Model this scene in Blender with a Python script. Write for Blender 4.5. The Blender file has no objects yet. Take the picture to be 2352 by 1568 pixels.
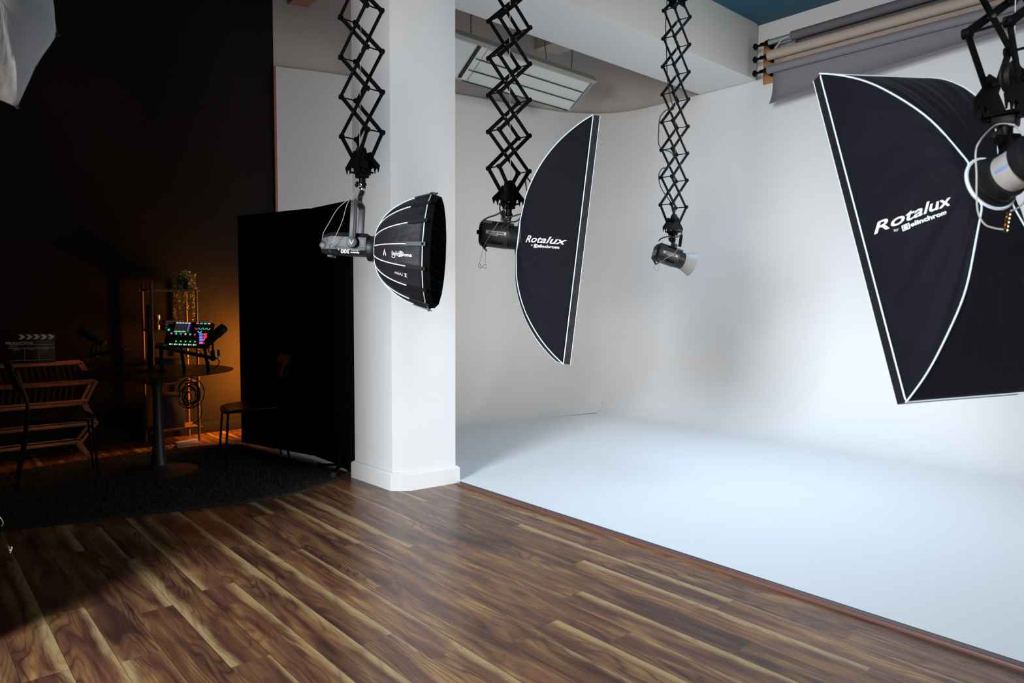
import bpy, bmesh, math, random
from mathutils import Vector, Matrix
random.seed(7)
V = Vector
PI = math.pi
SC = bpy.context.scene
COL = SC.collection

# ------------------------------------------------------------------ camera
CAM_R = Matrix(((0.746303, -0.665604, -0.001493),     # rows filled below from yaw / pitch / roll
                (0, 0, 0), (0, 0, 0)))
YAW, PITCH, ROLL, FPX = -0.728301934, 0.0587762782, 0.00412407, 1601.85
EYE = V((0, 0, 1.25))
cy, sy, cp, sp = math.cos(YAW), math.sin(YAW), math.cos(PITCH), math.sin(PITCH)
FWD = V((-sy * cp, cy * cp, -sp))
_r = V((cy, sy, 0)); _u = _r.cross(FWD)
RGT = _r * math.cos(ROLL) + _u * math.sin(ROLL)
UPV = _u * math.cos(ROLL) - _r * math.sin(ROLL)
cam_data = bpy.data.cameras.new('camera')
cam = bpy.data.objects.new('camera', cam_data); COL.objects.link(cam)
mw = Matrix((RGT, UPV, -FWD)).transposed().to_4x4(); mw.translation = EYE
cam.matrix_world = mw
cam_data.sensor_width = 36.0
cam_data.lens = FPX / 2352 * 36
cam_data.clip_start = 0.02
cam_data.dof.use_dof = True; cam_data.dof.focus_distance = 3.7; cam_data.dof.aperture_fstop = 5.0
SC.camera = cam

SC.view_settings.view_transform = 'Standard'
SC.view_settings.look = 'None'
SC.view_settings.exposure = -0.12
SC.view_settings.gamma = 1.0
SC.view_settings.use_curve_mapping = False

# ------------------------------------------------------------------ world and daylight
world = bpy.data.worlds.new('world'); SC.world = world; world.use_nodes = True
world.node_tree.nodes['Background'].inputs[0].default_value = (0.55, 0.7, 1.0, 1)
world.node_tree.nodes['Background'].inputs[1].default_value = 0.15

def area(name, loc, target, sx, sz, power, col, spread=180):
    l = bpy.data.lights.new(name, 'AREA'); l.shape = 'RECTANGLE'; l.size = sx; l.size_y = sz
    l.energy = power; l.color = col; l.spread = math.radians(spread)
    o = bpy.data.objects.new(name, l); COL.objects.link(o); o.location = loc
    o.rotation_euler = (V(target) - V(loc)).to_track_quat('-Z', 'Y').to_euler()
    return o
# sky light through the left wall's tall window; the other three are added fills
area('daylight_sky', (-5.6, 0.3, 3.1), (3.6, 2.6, -0.6), 2.2, 1.6, 160, (0.80, 0.90, 1.0), 60)
area('low_fill', (-5.6, -0.7, 1.5), (3.6, 3.0, 0.8), 1.8, 1.4, 84, (1.0, 0.92, 0.83), 80)  # low warm fill added for the walls and the pillar's left face
area('rear_fill', (5.2, -2.9, 2.0), (4.5, 6.3, 0.7), 2.6, 1.6, 30, (1.0, 0.92, 0.83), 60)  # unseen rear fill added to brighten the cove's back wall
area('top_fill', (4.3, 2.4, 4.04), (4.0, 2.5, 0.0), 1.4, 1.4, 34, (0.44, 0.71, 1.0), 85)  # fill added under the closed ceiling to brighten the cove floor
# amber practical standing behind the black screens
AMB = V((2.58, 6.40, 0.66))
area('amber_practical', AMB, AMB + V((-0.62, 0.78, -0.05)), 0.07, 0.80, 40, (1.0, 0.31, 0.022), 170)

# ------------------------------------------------------------------ helpers
def ray(px, py):
    return RGT * ((px - 1176) / FPX) - UPV * ((py - 784) / FPX) + FWD
def atd(px, py, d):
    return EYE + ray(px, py) * d
def camdir(x, y, z):
    return (RGT * x + UPV * y + FWD * z).normalized()

MATS = {}
def mat(name, col, rough=0.6, metal=0.0, vary=0.12, scale=18, bump=0.0, bscale=60, spec=0.5, emit=None, estr=1.0,
        sheen=0.0, trans=0.0, stretch=None):
    if name in MATS: return MATS[name]
    m = bpy.data.materials.new(name); m.use_nodes = True; nt = m.node_tree; N = nt.nodes; L = nt.links
    b = N['Principled BSDF']
    b.inputs['Roughness'].default_value = rough; b.inputs['Metallic'].default_value = metal
    b.inputs['Specular IOR Level'].default_value = spec
    if sheen: b.inputs['Sheen Weight'].default_value = sheen
    if trans: b.inputs['Transmission Weight'].default_value = trans
    tc = N.new('ShaderNodeTexCoord'); src = tc.outputs['Object']
    if stretch:
        mp = N.new('ShaderNodeMapping'); mp.inputs['Scale'].default_value = stretch
        L.new(src, mp.inputs[0]); src = mp.outputs[0]
    nz = N.new('ShaderNodeTexNoise'); nz.inputs['Scale'].default_value = scale; nz.inputs['Detail'].default_value = 4
    L.new(src, nz.inputs['Vector'])
    mx = N.new('ShaderNodeMix'); mx.data_type = 'RGBA'
    lo = tuple(c * (1 - vary) for c in col); hi = tuple(min(1, c * (1 + vary)) for c in col)
    mx.inputs['A'].default_value = (*lo, 1); mx.inputs['B'].default_value = (*hi, 1)
    L.new(nz.outputs['Fac'], mx.inputs['Factor']); L.new(mx.outputs['Result'], b.inputs['Base Color'])
    if bump:
        n2 = N.new('ShaderNodeTexNoise'); n2.inputs['Scale'].default_value = bscale; n2.inputs['Detail'].default_value = 3
        L.new(src, n2.inputs['Vector'])
        bp = N.new('ShaderNodeBump'); bp.inputs['Strength'].default_value = bump; bp.inputs['Distance'].default_value = 0.01
        L.new(n2.outputs['Fac'], bp.inputs['Height']); L.new(bp.outputs['Normal'], b.inputs['Normal'])
    if emit:
        b.inputs['Emission Color'].default_value = (*emit, 1); b.inputs['Emission Strength'].default_value = estr
    MATS[name] = m
    return m

def basis(d, up=(0, 0, 1)):
    d = V(d).normalized(); up = V(up)
    if abs(d.dot(up.normalized())) > 0.98: up = V((1, 0, 0))
    x = up.cross(d).normalized(); y = d.cross(x)
    return x, y, d

class MB:
    """collects shapes into one mesh"""
    def __init__(s): s.v = []; s.f = []; s.mi = []; s.cur = 0; s.sm = []
    def add(s, vs, fs, smooth=True):
        o = len(s.v); s.v += [tuple(p) for p in vs]
        for f in fs: s.f.append(tuple(i + o for i in f)); s.mi.append(s.cur); s.sm.append(smooth)
        return s
    def m(s, i): s.cur = i; return s
    def box(s, c, size, R=None, bev=0.0):
        c = V(c); hx, hy, hz = [q / 2 for q in size]
        R = R or Matrix.Identity(3)
        if bev <= 0:
            vs = [c + R @ V((a * hx, b * hy, d * hz)) for a in (-1, 1) for b in (-1, 1) for d in (-1, 1)]
            fs = [(0, 1, 3, 2), (4, 6, 7, 5), (0, 4, 5, 1), (2, 3, 7, 6), (0, 2, 6, 4), (1, 5, 7, 3)]
            return s.add(vs, fs, False)
        bm = bmesh.new(); bmesh.ops.create_cube(bm, size=1)
        for v in bm.verts: v.co = V((v.co.x * size[0], v.co.y * size[1], v.co.z * size[2]))
        bmesh.ops.bevel(bm, geom=bm.edges[:], offset=min(bev, min(size) * 0.45), segments=2, affect='EDGES', profile=0.5)
        bm.verts.index_update()
        vs = [c + R @ v.co for v in bm.verts]; fs = [[v.index for v in f.verts] for f in bm.faces]; bm.free()
        return s.add(vs, fs, True)
    def bar(s, p0, p1, w, t, side):
        """flat bar from p0 to p1, width w across, thickness t along side"""
        p0 = V(p0); p1 = V(p1); d = (p1 - p0).normalized(); n = V(side); n = (n - d * n.dot(d)).normalized(); k = d.cross(n)
        R = Matrix((k, n, d)).transposed()
        return s.box((p0 + p1) / 2, (w, t, (p1 - p0).length), R)
    def cyl(s, p0, p1, r0, r1=None, n=20, caps=True):
        r1 = r0 if r1 is None else r1
        p0 = V(p0); p1 = V(p1); x, y, d = basis(p1 - p0)
        vs = []
        for p, r in ((p0, r0), (p1, r1)):
            vs += [p + x * (r * math.cos(2 * PI * i / n)) + y * (r * math.sin(2 * PI * i / n)) for i in range(n)]
        fs = [(i, (i + 1) % n, n + (i + 1) % n, n + i) for i in range(n)]
        if caps: fs += [tuple(range(n - 1, -1, -1)), tuple(range(n, 2 * n))]
        return s.add(vs, fs)
    def tube(s, pts, r, n=8, closed=False, rs=None):
        pts = [V(p) for p in pts]; m = len(pts); vs = []
        x = None
        for i, p in enumerate(pts):
            a = pts[(i - 1) % m] if (closed or i > 0) else p
            b = pts[(i + 1) % m] if (closed or i < m - 1) else p
            d = (b - a)
            d = d.normalized() if d.length > 1e-9 else V((0, 0, 1))
            if x is None: x, y, _ = basis(d)
            else:
                x = (x - d * x.dot(d))
                x = x.normalized() if x.length > 1e-6 else basis(d)[0]
                y = d.cross(x)
            rr = rs[i] if rs else r
            vs += [p + x * (rr * math.cos(2 * PI * k / n)) + y * (rr * math.sin(2 * PI * k / n)) for k in range(n)]
        fs = []
        for i in range(m if closed else m - 1):
            j = (i + 1) % m
            fs += [(i * n + k, i * n + (k + 1) % n, j * n + (k + 1) % n, j * n + k) for k in range(n)]
        if not closed: fs += [tuple(range(n - 1, -1, -1)), tuple(range((m - 1) * n, m * n))]
        return s.add(vs, fs)
    def lathe(s, prof, c=(0, 0, 0), ax=(0, 0, 1), n=32, up=(0, 0, 1)):
        """prof: list of (r, h) along axis"""
        c = V(c); x, y, d = basis(ax, up); vs = []
        for r, h in prof:
            vs += [c + d * h + x * (r * math.cos(2 * PI * k / n)) + y * (r * math.sin(2 * PI * k / n)) for k in range(n)]
        fs = []
        for i in range(len(prof) - 1):
            fs += [(i * n + k, i * n + (k + 1) % n, (i + 1) * n + (k + 1) % n, (i + 1) * n + k) for k in range(n)]
        if prof[0][0] > 1e-5: fs.append(tuple(range(n - 1, -1, -1)))
        if prof[-1][0] > 1e-5: fs.append(tuple(range((len(prof) - 1) * n, len(prof) * n)))
        return s.add(vs, fs)
    def prism(s, poly, n, t):
        """flat polygon (3d points) extruded by t along n"""
        k = len(poly); n = V(n).normalized() * t
        vs = [V(p) for p in poly] + [V(p) + n for p in poly]
        fs = [tuple(range(k - 1, -1, -1)), tuple(range(k, 2 * k))] + [(i, (i + 1) % k, k + (i + 1) % k, k + i) for i in range(k)]
        return s.add(vs, fs, False)
    def ball(s, c, r, n=12, sq=(1, 1, 1)):
        c = V(c); vs = []; m = n // 2
        for i in range(m + 1):
            th = PI * i / m
            for k in range(n):
                vs.append(c + V((r * sq[0] * math.sin(th) * math.cos(2 * PI * k / n), r * sq[1] * math.sin(th) * math.sin(2 * PI * k / n), r * sq[2] * math.cos(th))))
        fs = [(i * n + k, i * n + (k + 1) % n, (i + 1) * n + (k + 1) % n, (i + 1) * n + k) for i in range(m) for k in range(n)]
        return s.add(vs, fs)
    def build(s, name, mats, parent=None, sharp=35, solid=0.0):
        me = bpy.data.meshes.new(name); me.from_pydata(s.v, [], s.f)
        for mm in (mats if isinstance(mats, (list, tuple)) else [mats]): me.materials.append(mm)
        me.polygons.foreach_set('material_index', s.mi); me.polygons.foreach_set('use_smooth', s.sm)
        bm = bmesh.new(); bm.from_mesh(me); bmesh.ops.recalc_face_normals(bm, faces=bm.faces); bm.to_mesh(me); bm.free()
        me.set_sharp_from_angle(angle=math.radians(sharp)); me.update()
        o = bpy.data.objects.new(name, me); COL.objects.link(o)
        if parent:
            o.parent = parent
            inv = parent.get('_m')
            bpy_inv = MINV[parent.name] if parent.name in MINV else None
            if bpy_inv is not None: me.transform(bpy_inv)
            if bpy_inv is not None: MINV[o.name] = bpy_inv
        if solid:
            md = o.modifiers.new('thickness', 'SOLIDIFY'); md.thickness = solid; md.offset = 0
        return o
MINV = {}
def tag(o, label=None, cat=None, group=None, kind=None):
    if label: o['label'] = label
    if cat: o['category'] = cat
    if group: o['group'] = group
    if kind: o['kind'] = kind
    return o
def thing(name, label, cat, loc, group=None, R=None):
    """Empty at the base; children are modelled in world coordinates and moved into its frame"""
    o = bpy.data.objects.new(name, None); COL.objects.link(o); o.empty_display_size = 0.05
    M4 = (R.to_4x4() if R else Matrix.Identity(4)); M4.translation = V(loc)
    o.matrix_world = M4
    MINV[o.name] = M4.inverted()
    return tag(o, label, cat, group)
def single(name, mb, m, label, cat, group=None, **k):
    return tag(mb.build(name, m, **k), label, cat, group)
def struct(name, mb, m, **k):
    o = mb.build(name, m, **k); o['kind'] = 'structure'; return o

def smooth_pts(pts, k=6):
    """Catmull-Rom through points"""
    P = [V(p) for p in pts]; out = []
    for i in range(len(P) - 1):
        a = P[max(i - 1, 0)]; b = P[i]; c = P[i + 1]; d = P[min(i + 2, len(P) - 1)]
        for j in range(k):
            t = j / k
            out.append(0.5 * ((2 * b) + (c - a) * t + (2 * a - 5 * b + 4 * c - d) * t * t + (3 * b - a - 3 * c + d) * t ** 3))
    out.append(P[-1]); return out

def text_mesh(txt, size=1.0, shear=0.0, sx=1.0, bold=0.0):
    """triangulated lettering, centred, as 2d points + faces"""
    c = bpy.data.curves.new('lettering', 'FONT'); c.body = txt; c.size = size; c.shear = shear; c.offset = bold
    c.align_x = 'CENTER'; c.align_y = 'CENTER'; c.resolution_u = 3
    o = bpy.data.objects.new('lettering', c); COL.objects.link(o)
    dg = bpy.context.evaluated_depsgraph_get(); me = o.evaluated_get(dg).to_mesh()
    vs = [(v.co.x * sx, v.co.y) for v in me.vertices]; fs = [tuple(p.vertices) for p in me.polygons]
    o.evaluated_get(dg).to_mesh_clear(); bpy.data.objects.remove(o); bpy.data.curves.remove(c)
    return vs, fs
def stroke_mesh(strokes, w):
    """thin strokes (2d polylines) as quads"""
    vs = []; fs = []
    for st in strokes:
        for a, b in zip(st[:-1], st[1:]):
            d = V((b[0] - a[0], b[1] - a[1])); 
            if d.length < 1e-9: continue
            d.normalize(); n = V((-d.y, d.x)) * w / 2; e = d * w * 0.35
            k = len(vs)
            vs += [(a[0] - e.x + n.x, a[1] - e.y + n.y), (a[0] - e.x - n.x, a[1] - e.y - n.y), (b[0] + e.x - n.x, b[1] + e.y - n.y), (b[0] + e.x + n.x, b[1] + e.y + n.y)]
            fs.append((k, k + 1, k + 2, k + 3))
    return vs, fs

# ------------------------------------------------------------------ materials
M_WHITE = mat('white_wall_paint', (0.76, 0.75, 0.735), 0.75, vary=0.03, scale=1.2, bump=0.08, bscale=30)
M_CYC = mat('cove_white_paint', (0.80, 0.80, 0.80), 0.62, vary=0.025, scale=0.9, bump=0.03, bscale=8)
M_PIL = mat('pillar_paint', (0.67, 0.68, 0.69), 0.6, vary=0.03, scale=2, bump=0.1, bscale=14)
M_UPPER = mat('upper_wall_plaster', (0.60, 0.555, 0.52), 0.85, vary=0.06, scale=1.5, bump=0.1, bscale=10)
M_DARKWALL = mat('black_wall_paint', (0.017, 0.014, 0.012), 0.8, vary=0.1, scale=3, spec=0.03)
M_TEAL = mat('teal_ceiling_boards', (0.012, 0.10, 0.155), 0.6, vary=0.12, scale=3)
M_PLY = mat('plywood_edge', (0.30, 0.13, 0.06), 0.7, vary=0.25, scale=30)
M_TRIMWOOD = mat('reddish_edge_trim', (0.12, 0.055, 0.04), 0.4, vary=0.3, scale=25, stretch=(1, 0.1, 1))
M_BLACK = mat('black_powder_coat', (0.0018, 0.0018, 0.002), 0.5, vary=0.2, spec=0.12)
M_BLACKP = mat('black_plastic', (0.008, 0.008, 0.009), 0.45, vary=0.2, spec=0.35)
M_DKGREY = mat('dark_grey_housing', (0.012, 0.0125, 0.014), 0.45, vary=0.12, spec=0.4)
M_MIDGREY = mat('grey_anodised', (0.030, 0.032, 0.036), 0.42, vary=0.1, spec=0.4)
M_FABRIC = mat('navy_black_fabric', (0.0052, 0.0052, 0.0085), 0.75, vary=0.25, scale=6, bump=0.25, bscale=22, sheen=0.02, spec=0.10)
M_FABRIC2 = mat('black_ripstop_fabric', (0.010, 0.009, 0.012), 0.55, vary=0.25, scale=9, bump=0.3, bscale=30, spec=0.3)
M_VELVET = mat('black_velour', (0.004, 0.004, 0.004), 0.95, vary=0.2, spec=0.05)
M_PIPING = mat('reflective_piping', (0.62, 0.70, 0.76), 0.5, vary=0.08)
M_DIFF = mat('white_diffuser_cloth', (0.75, 0.76, 0.78), 0.8, vary=0.04)
M_UMBR = mat('white_umbrella_cloth', (0.50, 0.53, 0.55), 0.8, vary=0.05, scale=5, bump=0.2, bscale=8)
M_INK = mat('white_print', (0.80, 0.80, 0.80), 0.6, vary=0.04)
M_REDINK = mat('red_print', (0.75, 0.03, 0.02), 0.6, vary=0.04)
M_STEEL = mat('brushed_steel', (0.62, 0.62, 0.62), 0.28, metal=1.0, vary=0.1)
M_WIRE = mat('coated_safety_wire', (0.42, 0.40, 0.36), 0.5, vary=0.1)
M_RUBBER = mat('black_rubber_cable', (0.010, 0.010, 0.010), 0.5, vary=0.2)
M_CREAM = mat('cream_lamp_body', (0.36, 0.34, 0.33), 0.5, vary=0.04)
M_SILVREF = mat('frosted_reflector', (0.30, 0.29, 0.28), 0.5, vary=0.06, spec=0.3)
M_LABEL = mat('silver_label', (0.5, 0.5, 0.5), 0.5, vary=0.06)
M_BAMBOO = mat('bamboo_cane', (0.16, 0.09, 0.04), 0.5, vary=0.3, scale=14)
M_WOODDK = mat('dark_wood_top', (0.006, 0.005, 0.005), 0.35, vary=0.2, spec=0.25)
M_RUG = mat('shaggy_grey_rug', (0.05, 0.045, 0.041), 0.95, vary=0.5, scale=60, bump=0.6, bscale=160, spec=0.1)
M_LEAF = mat('pale_green_leaf', (0.40, 0.38, 0.12), 0.6, vary=0.35, scale=30)
M_PAPG = mat('grey_background_paper', (0.235, 0.215, 0.235), 0.8, vary=0.02)
M_PAPG2 = mat('dark_grey_background_paper', (0.13, 0.115, 0.125), 0.8, vary=0.03)
M_PAPB = mat('beige_background_paper', (0.47, 0.37, 0.30), 0.8, vary=0.02)
M_CORE = mat('aluminium_core_tube', (0.55, 0.56, 0.58), 0.35, metal=0.8, vary=0.06)
M_ORANGEW = mat('orange_pine_board', (0.42, 0.20, 0.07), 0.6, vary=0.2, scale=10, stretch=(1, 1, 0.2))
M_PANEL = mat('heater_panel_enamel', (0.68, 0.69, 0.68), 0.5, vary=0.03)
M_PANELF = mat('heater_frame_enamel', (0.33, 0.32, 0.28), 0.5, vary=0.08)
M_BRASS = mat('brass', (0.8, 0.5, 0.2), 0.25, metal=1.0)
M_SLAT = mat('amber_lit_rail', (0.42, 0.12, 0.03), 0.5, vary=0.3, scale=12)  # amber light on the rails is put into their colour
M_BOOKW = mat('pale_book_paper', (0.45, 0.44, 0.45), 0.7, vary=0.1)

def floor_material():
    m = bpy.data.materials.new('walnut_planks'); m.use_nodes = True; nt = m.node_tree; N = nt.nodes; L = nt.links
    b = N['Principled BSDF']
    def node(t, **k):
        n = N.new(t)
        for a, v in k.items(): setattr(n, a, v)
        return n
    def math_(op, a, b_=None, c=None):
        n = N.new('ShaderNodeMath'); n.operation = op
        for i, v in enumerate((a, b_, c)):
            if v is None: continue
            if isinstance(v, (int, float)): n.inputs[i].default_value = v
            else: L.new(v, n.inputs[i])
        return n.outputs[0]
    def ramp(fac, stops):
        r = N.new('ShaderNodeValToRGB'); e = r.color_ramp.elements
        while len(e) < len(stops): e.new(0.5)
        for i, (p, c) in enumerate(stops): e[i].position = p; e[i].color = (*c, 1)
        L.new(fac, r.inputs[0]); return r.outputs[0]
    def mix(f, a, c, mode='MIX'):
        n = N.new('ShaderNodeMix'); n.data_type = 'RGBA'; n.blend_type = mode
        for s_, v in (('Factor', f), ('A', a), ('B', c)):
            if isinstance(v, (int, float)): n.inputs[s_].default_value = v
            elif isinstance(v, tuple): n.inputs[s_].default_value = (*v, 1)
            else: L.new(v, n.inputs[s_])
        return n.outputs['Result']
    uv = node('ShaderNodeUVMap', uv_map='plank').outputs[0]       # u across the plank in m, v along in m, both shifted per plank
    at = node('ShaderNodeAttribute', attribute_name='plank_random').outputs['Color']
    sep = N.new('ShaderNodeSeparateColor'); L.new(at, sep.inputs[0])
    r1, r2, sap = sep.outputs[0], sep.outputs[1], sep.outputs[2]
    ac = node('ShaderNodeUVMap', uv_map='across').outputs[0]      # x: 0..1 across from the sap side, y: metres from plank end
    sx = N.new('ShaderNodeSeparateXYZ'); L.new(ac, sx.inputs[0]); across = sx.outputs[0]
    # warp field for figure
    mp = N.new('ShaderNodeMapping'); mp.inputs['Scale'].default_value = (6.0, 1.25, 1); L.new(uv, mp.inputs[0])
    warp = node('ShaderNodeTexNoise'); warp.inputs['Scale'].default_value = 1.15; warp.inputs['Detail'].default_value = 2.0; warp.inputs['Roughness'].default_value = 0.45
    L.new(mp.outputs[0], warp.inputs['Vector'])
    # rings = contour lines of the warped field
    sxu = N.new('ShaderNodeSeparateXYZ'); L.new(uv, sxu.inputs[0])
    rings = math_('FRACT', math_('ADD', math_('MULTIPLY', warp.outputs['Fac'], 13.0), math_('MULTIPLY', sxu.outputs[0], 38.0)))
    tri = math_('ABSOLUTE', math_('SUBTRACT', rings, 0.5))
    ringd = math_('POWER', math_('MULTIPLY', tri, 2.0), 3.0)
    # fine straight pores
    mp2 = N.new('ShaderNodeMapping'); mp2.inputs['Scale'].default_value = (260, 9, 1); L.new(uv, mp2.inputs[0])
    fine = node('ShaderNodeTexNoise'); fine.inputs['Scale'].default_value = 1.0; fine.inputs['Detail'].default_value = 3; fine.inputs['Distortion'].default_value = 0.6
    L.new(mp2.outputs[0], fine.inputs['Vector'])
    # broad tonal clouds, elongated
    mp3 = N.new('ShaderNodeMapping'); mp3.inputs['Scale'].default_value = (16, 2.0, 1); mp3.inputs['Location'].default_value = (3, 9, 0); L.new(uv, mp3.inputs[0])
    broad = node('ShaderNodeTexNoise'); broad.inputs['Scale'].default_value = 1.0; broad.inputs['Detail'].default_value = 3
    broad.inputs['Distortion'].default_value = 0.8
    L.new(mp3.outputs[0], broad.inputs['Vector'])
    base = ramp(broad.outputs['Fac'], [(0.30, (0.055, 0.028, 0.020)), (0.43, (0.125, 0.058, 0.036)), (0.57, (0.21, 0.112, 0.052)), (0.72, (0.35, 0.215, 0.085))])
    tone = ramp(r1, [(0.0, (0.82, 0.68, 0.66)), (0.5, (1.08, 0.95, 0.90)), (1.0, (1.35, 1.16, 0.98))])
    base = mix(1.0, base, tone, 'MULTIPLY')
    rn = node('ShaderNodeTexNoise'); rn.inputs['Scale'].default_value = 0.5; rn.inputs['Detail'].default_value = 1; L.new(mp3.outputs[0], rn.inputs['Vector'])
    rstr = ramp(rn.outputs['Fac'], [(0.38, (0.12, 0.12, 0.12)), (0.62, (0.85, 0.85, 0.85))])
    rs2 = N.new('ShaderNodeSeparateColor'); L.new(rstr, rs2.inputs[0]); rstr = rs2.outputs[0]
    base = mix(math_('MULTIPLY', ringd, rstr), base, (0.028, 0.014, 0.013))
    base = mix(math_('MULTIPLY', math_('GREATER_THAN', fine.outputs['Fac'], 0.56), 0.22), base, (0.03, 0.018, 0.014))
    # dark knots and mineral stains
    mp4 = N.new('ShaderNodeMapping'); mp4.inputs['Scale'].default_value = (7, 2.6, 1); mp4.inputs['Location'].default_value = (31, 4, 0); L.new(uv, mp4.inputs[0])
    kn = node('ShaderNodeTexNoise'); kn.inputs['Scale'].default_value = 1.0; kn.inputs['Detail'].default_value = 1; L.new(mp4.outputs[0], kn.inputs['Vector'])
    knf = ramp(kn.outputs['Fac'], [(0.66, (0, 0, 0)), (0.76, (1, 1, 1))])
    base = mix(math_('MULTIPLY', knf, 0.75), base, (0.022, 0.014, 0.014))
    # sapwood along one edge with a wavy inner border
    mp5 = N.new('ShaderNodeMapping'); mp5.inputs['Scale'].default_value = (4, 3.2, 1); mp5.inputs['Location'].default_value = (5, 1, 0); L.new(uv, mp5.inputs[0])
    wav = node('ShaderNodeTexNoise'); wav.inputs['Scale'].default_value = 1.0; wav.inputs['Detail'].default_value = 2; L.new(mp5.outputs[0], wav.inputs['Vector'])
    edge = math_('ADD', across, math_('MULTIPLY', math_('SUBTRACT', wav.outputs['Fac'], 0.5), 0.45))
    sapf = N.new('ShaderNodeMapRange'); sapf.interpolation_type = 'SMOOTHSTEP'
    L.new(math_('ADD', edge, math_('MULTIPLY', math_('SUBTRACT', fine.outputs['Fac'], 0.5), 0.12)), sapf.inputs['Value']); L.new(math_('MULTIPLY', sap, 0.36), sapf.inputs['From Min']); L.new(math_('SUBTRACT', math_('MULTIPLY', sap, 0.36), 0.26), sapf.inputs['From Max'])
    sapc = mix(math_('MULTIPLY', fine.outputs['Fac'], 0.45), (0.50, 0.345, 0.16), (0.26, 0.14, 0.055))
    base = mix(math_('MULTIPLY', math_('MULTIPLY', sapf.outputs[0], math_('SUBTRACT', 0.95, math_('MULTIPLY', ringd, 0.35))), math_('GREATER_THAN', sap, 0.05)), base, sapc)
    # bevelled joints: darkest line at the plank border
    g1 = node('ShaderNodeUVMap', uv_map='border').outputs[0]
    sb = N.new('ShaderNodeSeparateXYZ'); L.new(g1, sb.inputs[0])
    near = math_('MINIMUM', math_('MINIMUM', sb.outputs[0], math_('SUBTRACT', 0.1367, sb.outputs[0])), sb.outputs[1])
    gap = math_('LESS_THAN', near, 0.0010)
    base = mix(math_('MULTIPLY', gap, 0.8), base, (0.02, 0.012, 0.010))
    L.new(base, b.inputs['Base Color'])
    b.inputs['Specular IOR Level'].default_value = 0.5
    rr = math_('ADD', math_('MULTIPLY', fine.outputs['Fac'], 0.10), 0.24)
    L.new(rr, b.inputs['Roughness'])
    bp = N.new('ShaderNodeBump'); bp.inputs['Strength'].default_value = 0.12; bp.inputs['Distance'].default_value = 0.002
    L.new(fine.outputs['Fac'], bp.inputs['Height']); L.new(bp.outputs['Normal'], b.inputs['Normal'])
    return m

# ------------------------------------------------------------------ floor of separate laminate boards (one mesh)
def build_floor():
    PW = 0.1367; PL = 1.318; X0 = 0.001
    knots = {15: 3.308, 14: 2.931, 11: 2.604, 8: 3.021, 4: 2.635, 18: 1.51, 16: 2.59, 17: 2.227, 10: 3.265, 12: 3.154, 5: 3.0, 6: 2.35,
             19: 2.377, 20: 1.634, 13: 1.87, 7: 1.75, 9: 2.2, 3: 1.9, 2: 2.7, 1: 3.2}
    sapset = {(8, 0): (1, .9), (11, 0): (1, .95), (14, 0): (1, .75), (16, 0): (1, .8), (4, 0): (0, .55), (3, 0): (1, 1.0)}
    me = bpy.data.meshes.new('floor'); vs = []; fs = []; U = []; A = []; B = []; Cc = []
    for i in range(-42, 21):
        x0 = X0 + PW * i; x1 = x0 + PW
        if i == 20: x1 = 2.825
        y = knots.get(i, random.uniform(0, PL)); 
        while y > -3.0: y -= PL
        while y < 6.8:
            ya, yb = max(y, -3.0), min(y + PL, 6.8)
            k0 = round((y + PL - knots.get(i, y)) / PL)
            rnd = random.Random(i * 131 + k0 * 17 + 5)
            ox, oy = rnd.uniform(0, 60), rnd.uniform(0, 60)
            side = 1 if rnd.random() < 0.72 else 0
            sapw = rnd.uniform(0.35, 1.0) if rnd.random() < 0.55 else 0.0
            r1 = rnd.random(); r2 = rnd.random()
            k = len(vs); vs += [(x0, ya, 0), (x1, ya, 0), (x1, yb, 0), (x0, yb, 0)]; fs.append((k, k + 1, k + 2, k + 3))
            for (X, Y) in ((0, ya), (x1 - x0, ya), (x1 - x0, yb), (0, yb)):
                U.append((ox + X, oy + Y - ya)); a = X / PW
                A.append((a if side == 0 else 1 - a, Y - ya)); B.append((X, (Y - y)))
                Cc.append((r1, r2, sapw, 1))
            y += PL
    me.from_pydata(vs, [], fs)
    for nm, D in (('plank', U), ('across', A), ('border', B)):
        l = me.uv_layers.new(name=nm)
        for i, q in enumerate(D): l.data[i].uv = q
    ca = me.color_attributes.new('plank_random', 'FLOAT_COLOR', 'CORNER')
    for i, q in enumerate(Cc): ca.data[i].color = q
    me.materials.append(floor_material())
    o = bpy.data.objects.new('floor', me); COL.objects.link(o); o['kind'] = 'structure'
build_floor()

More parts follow.
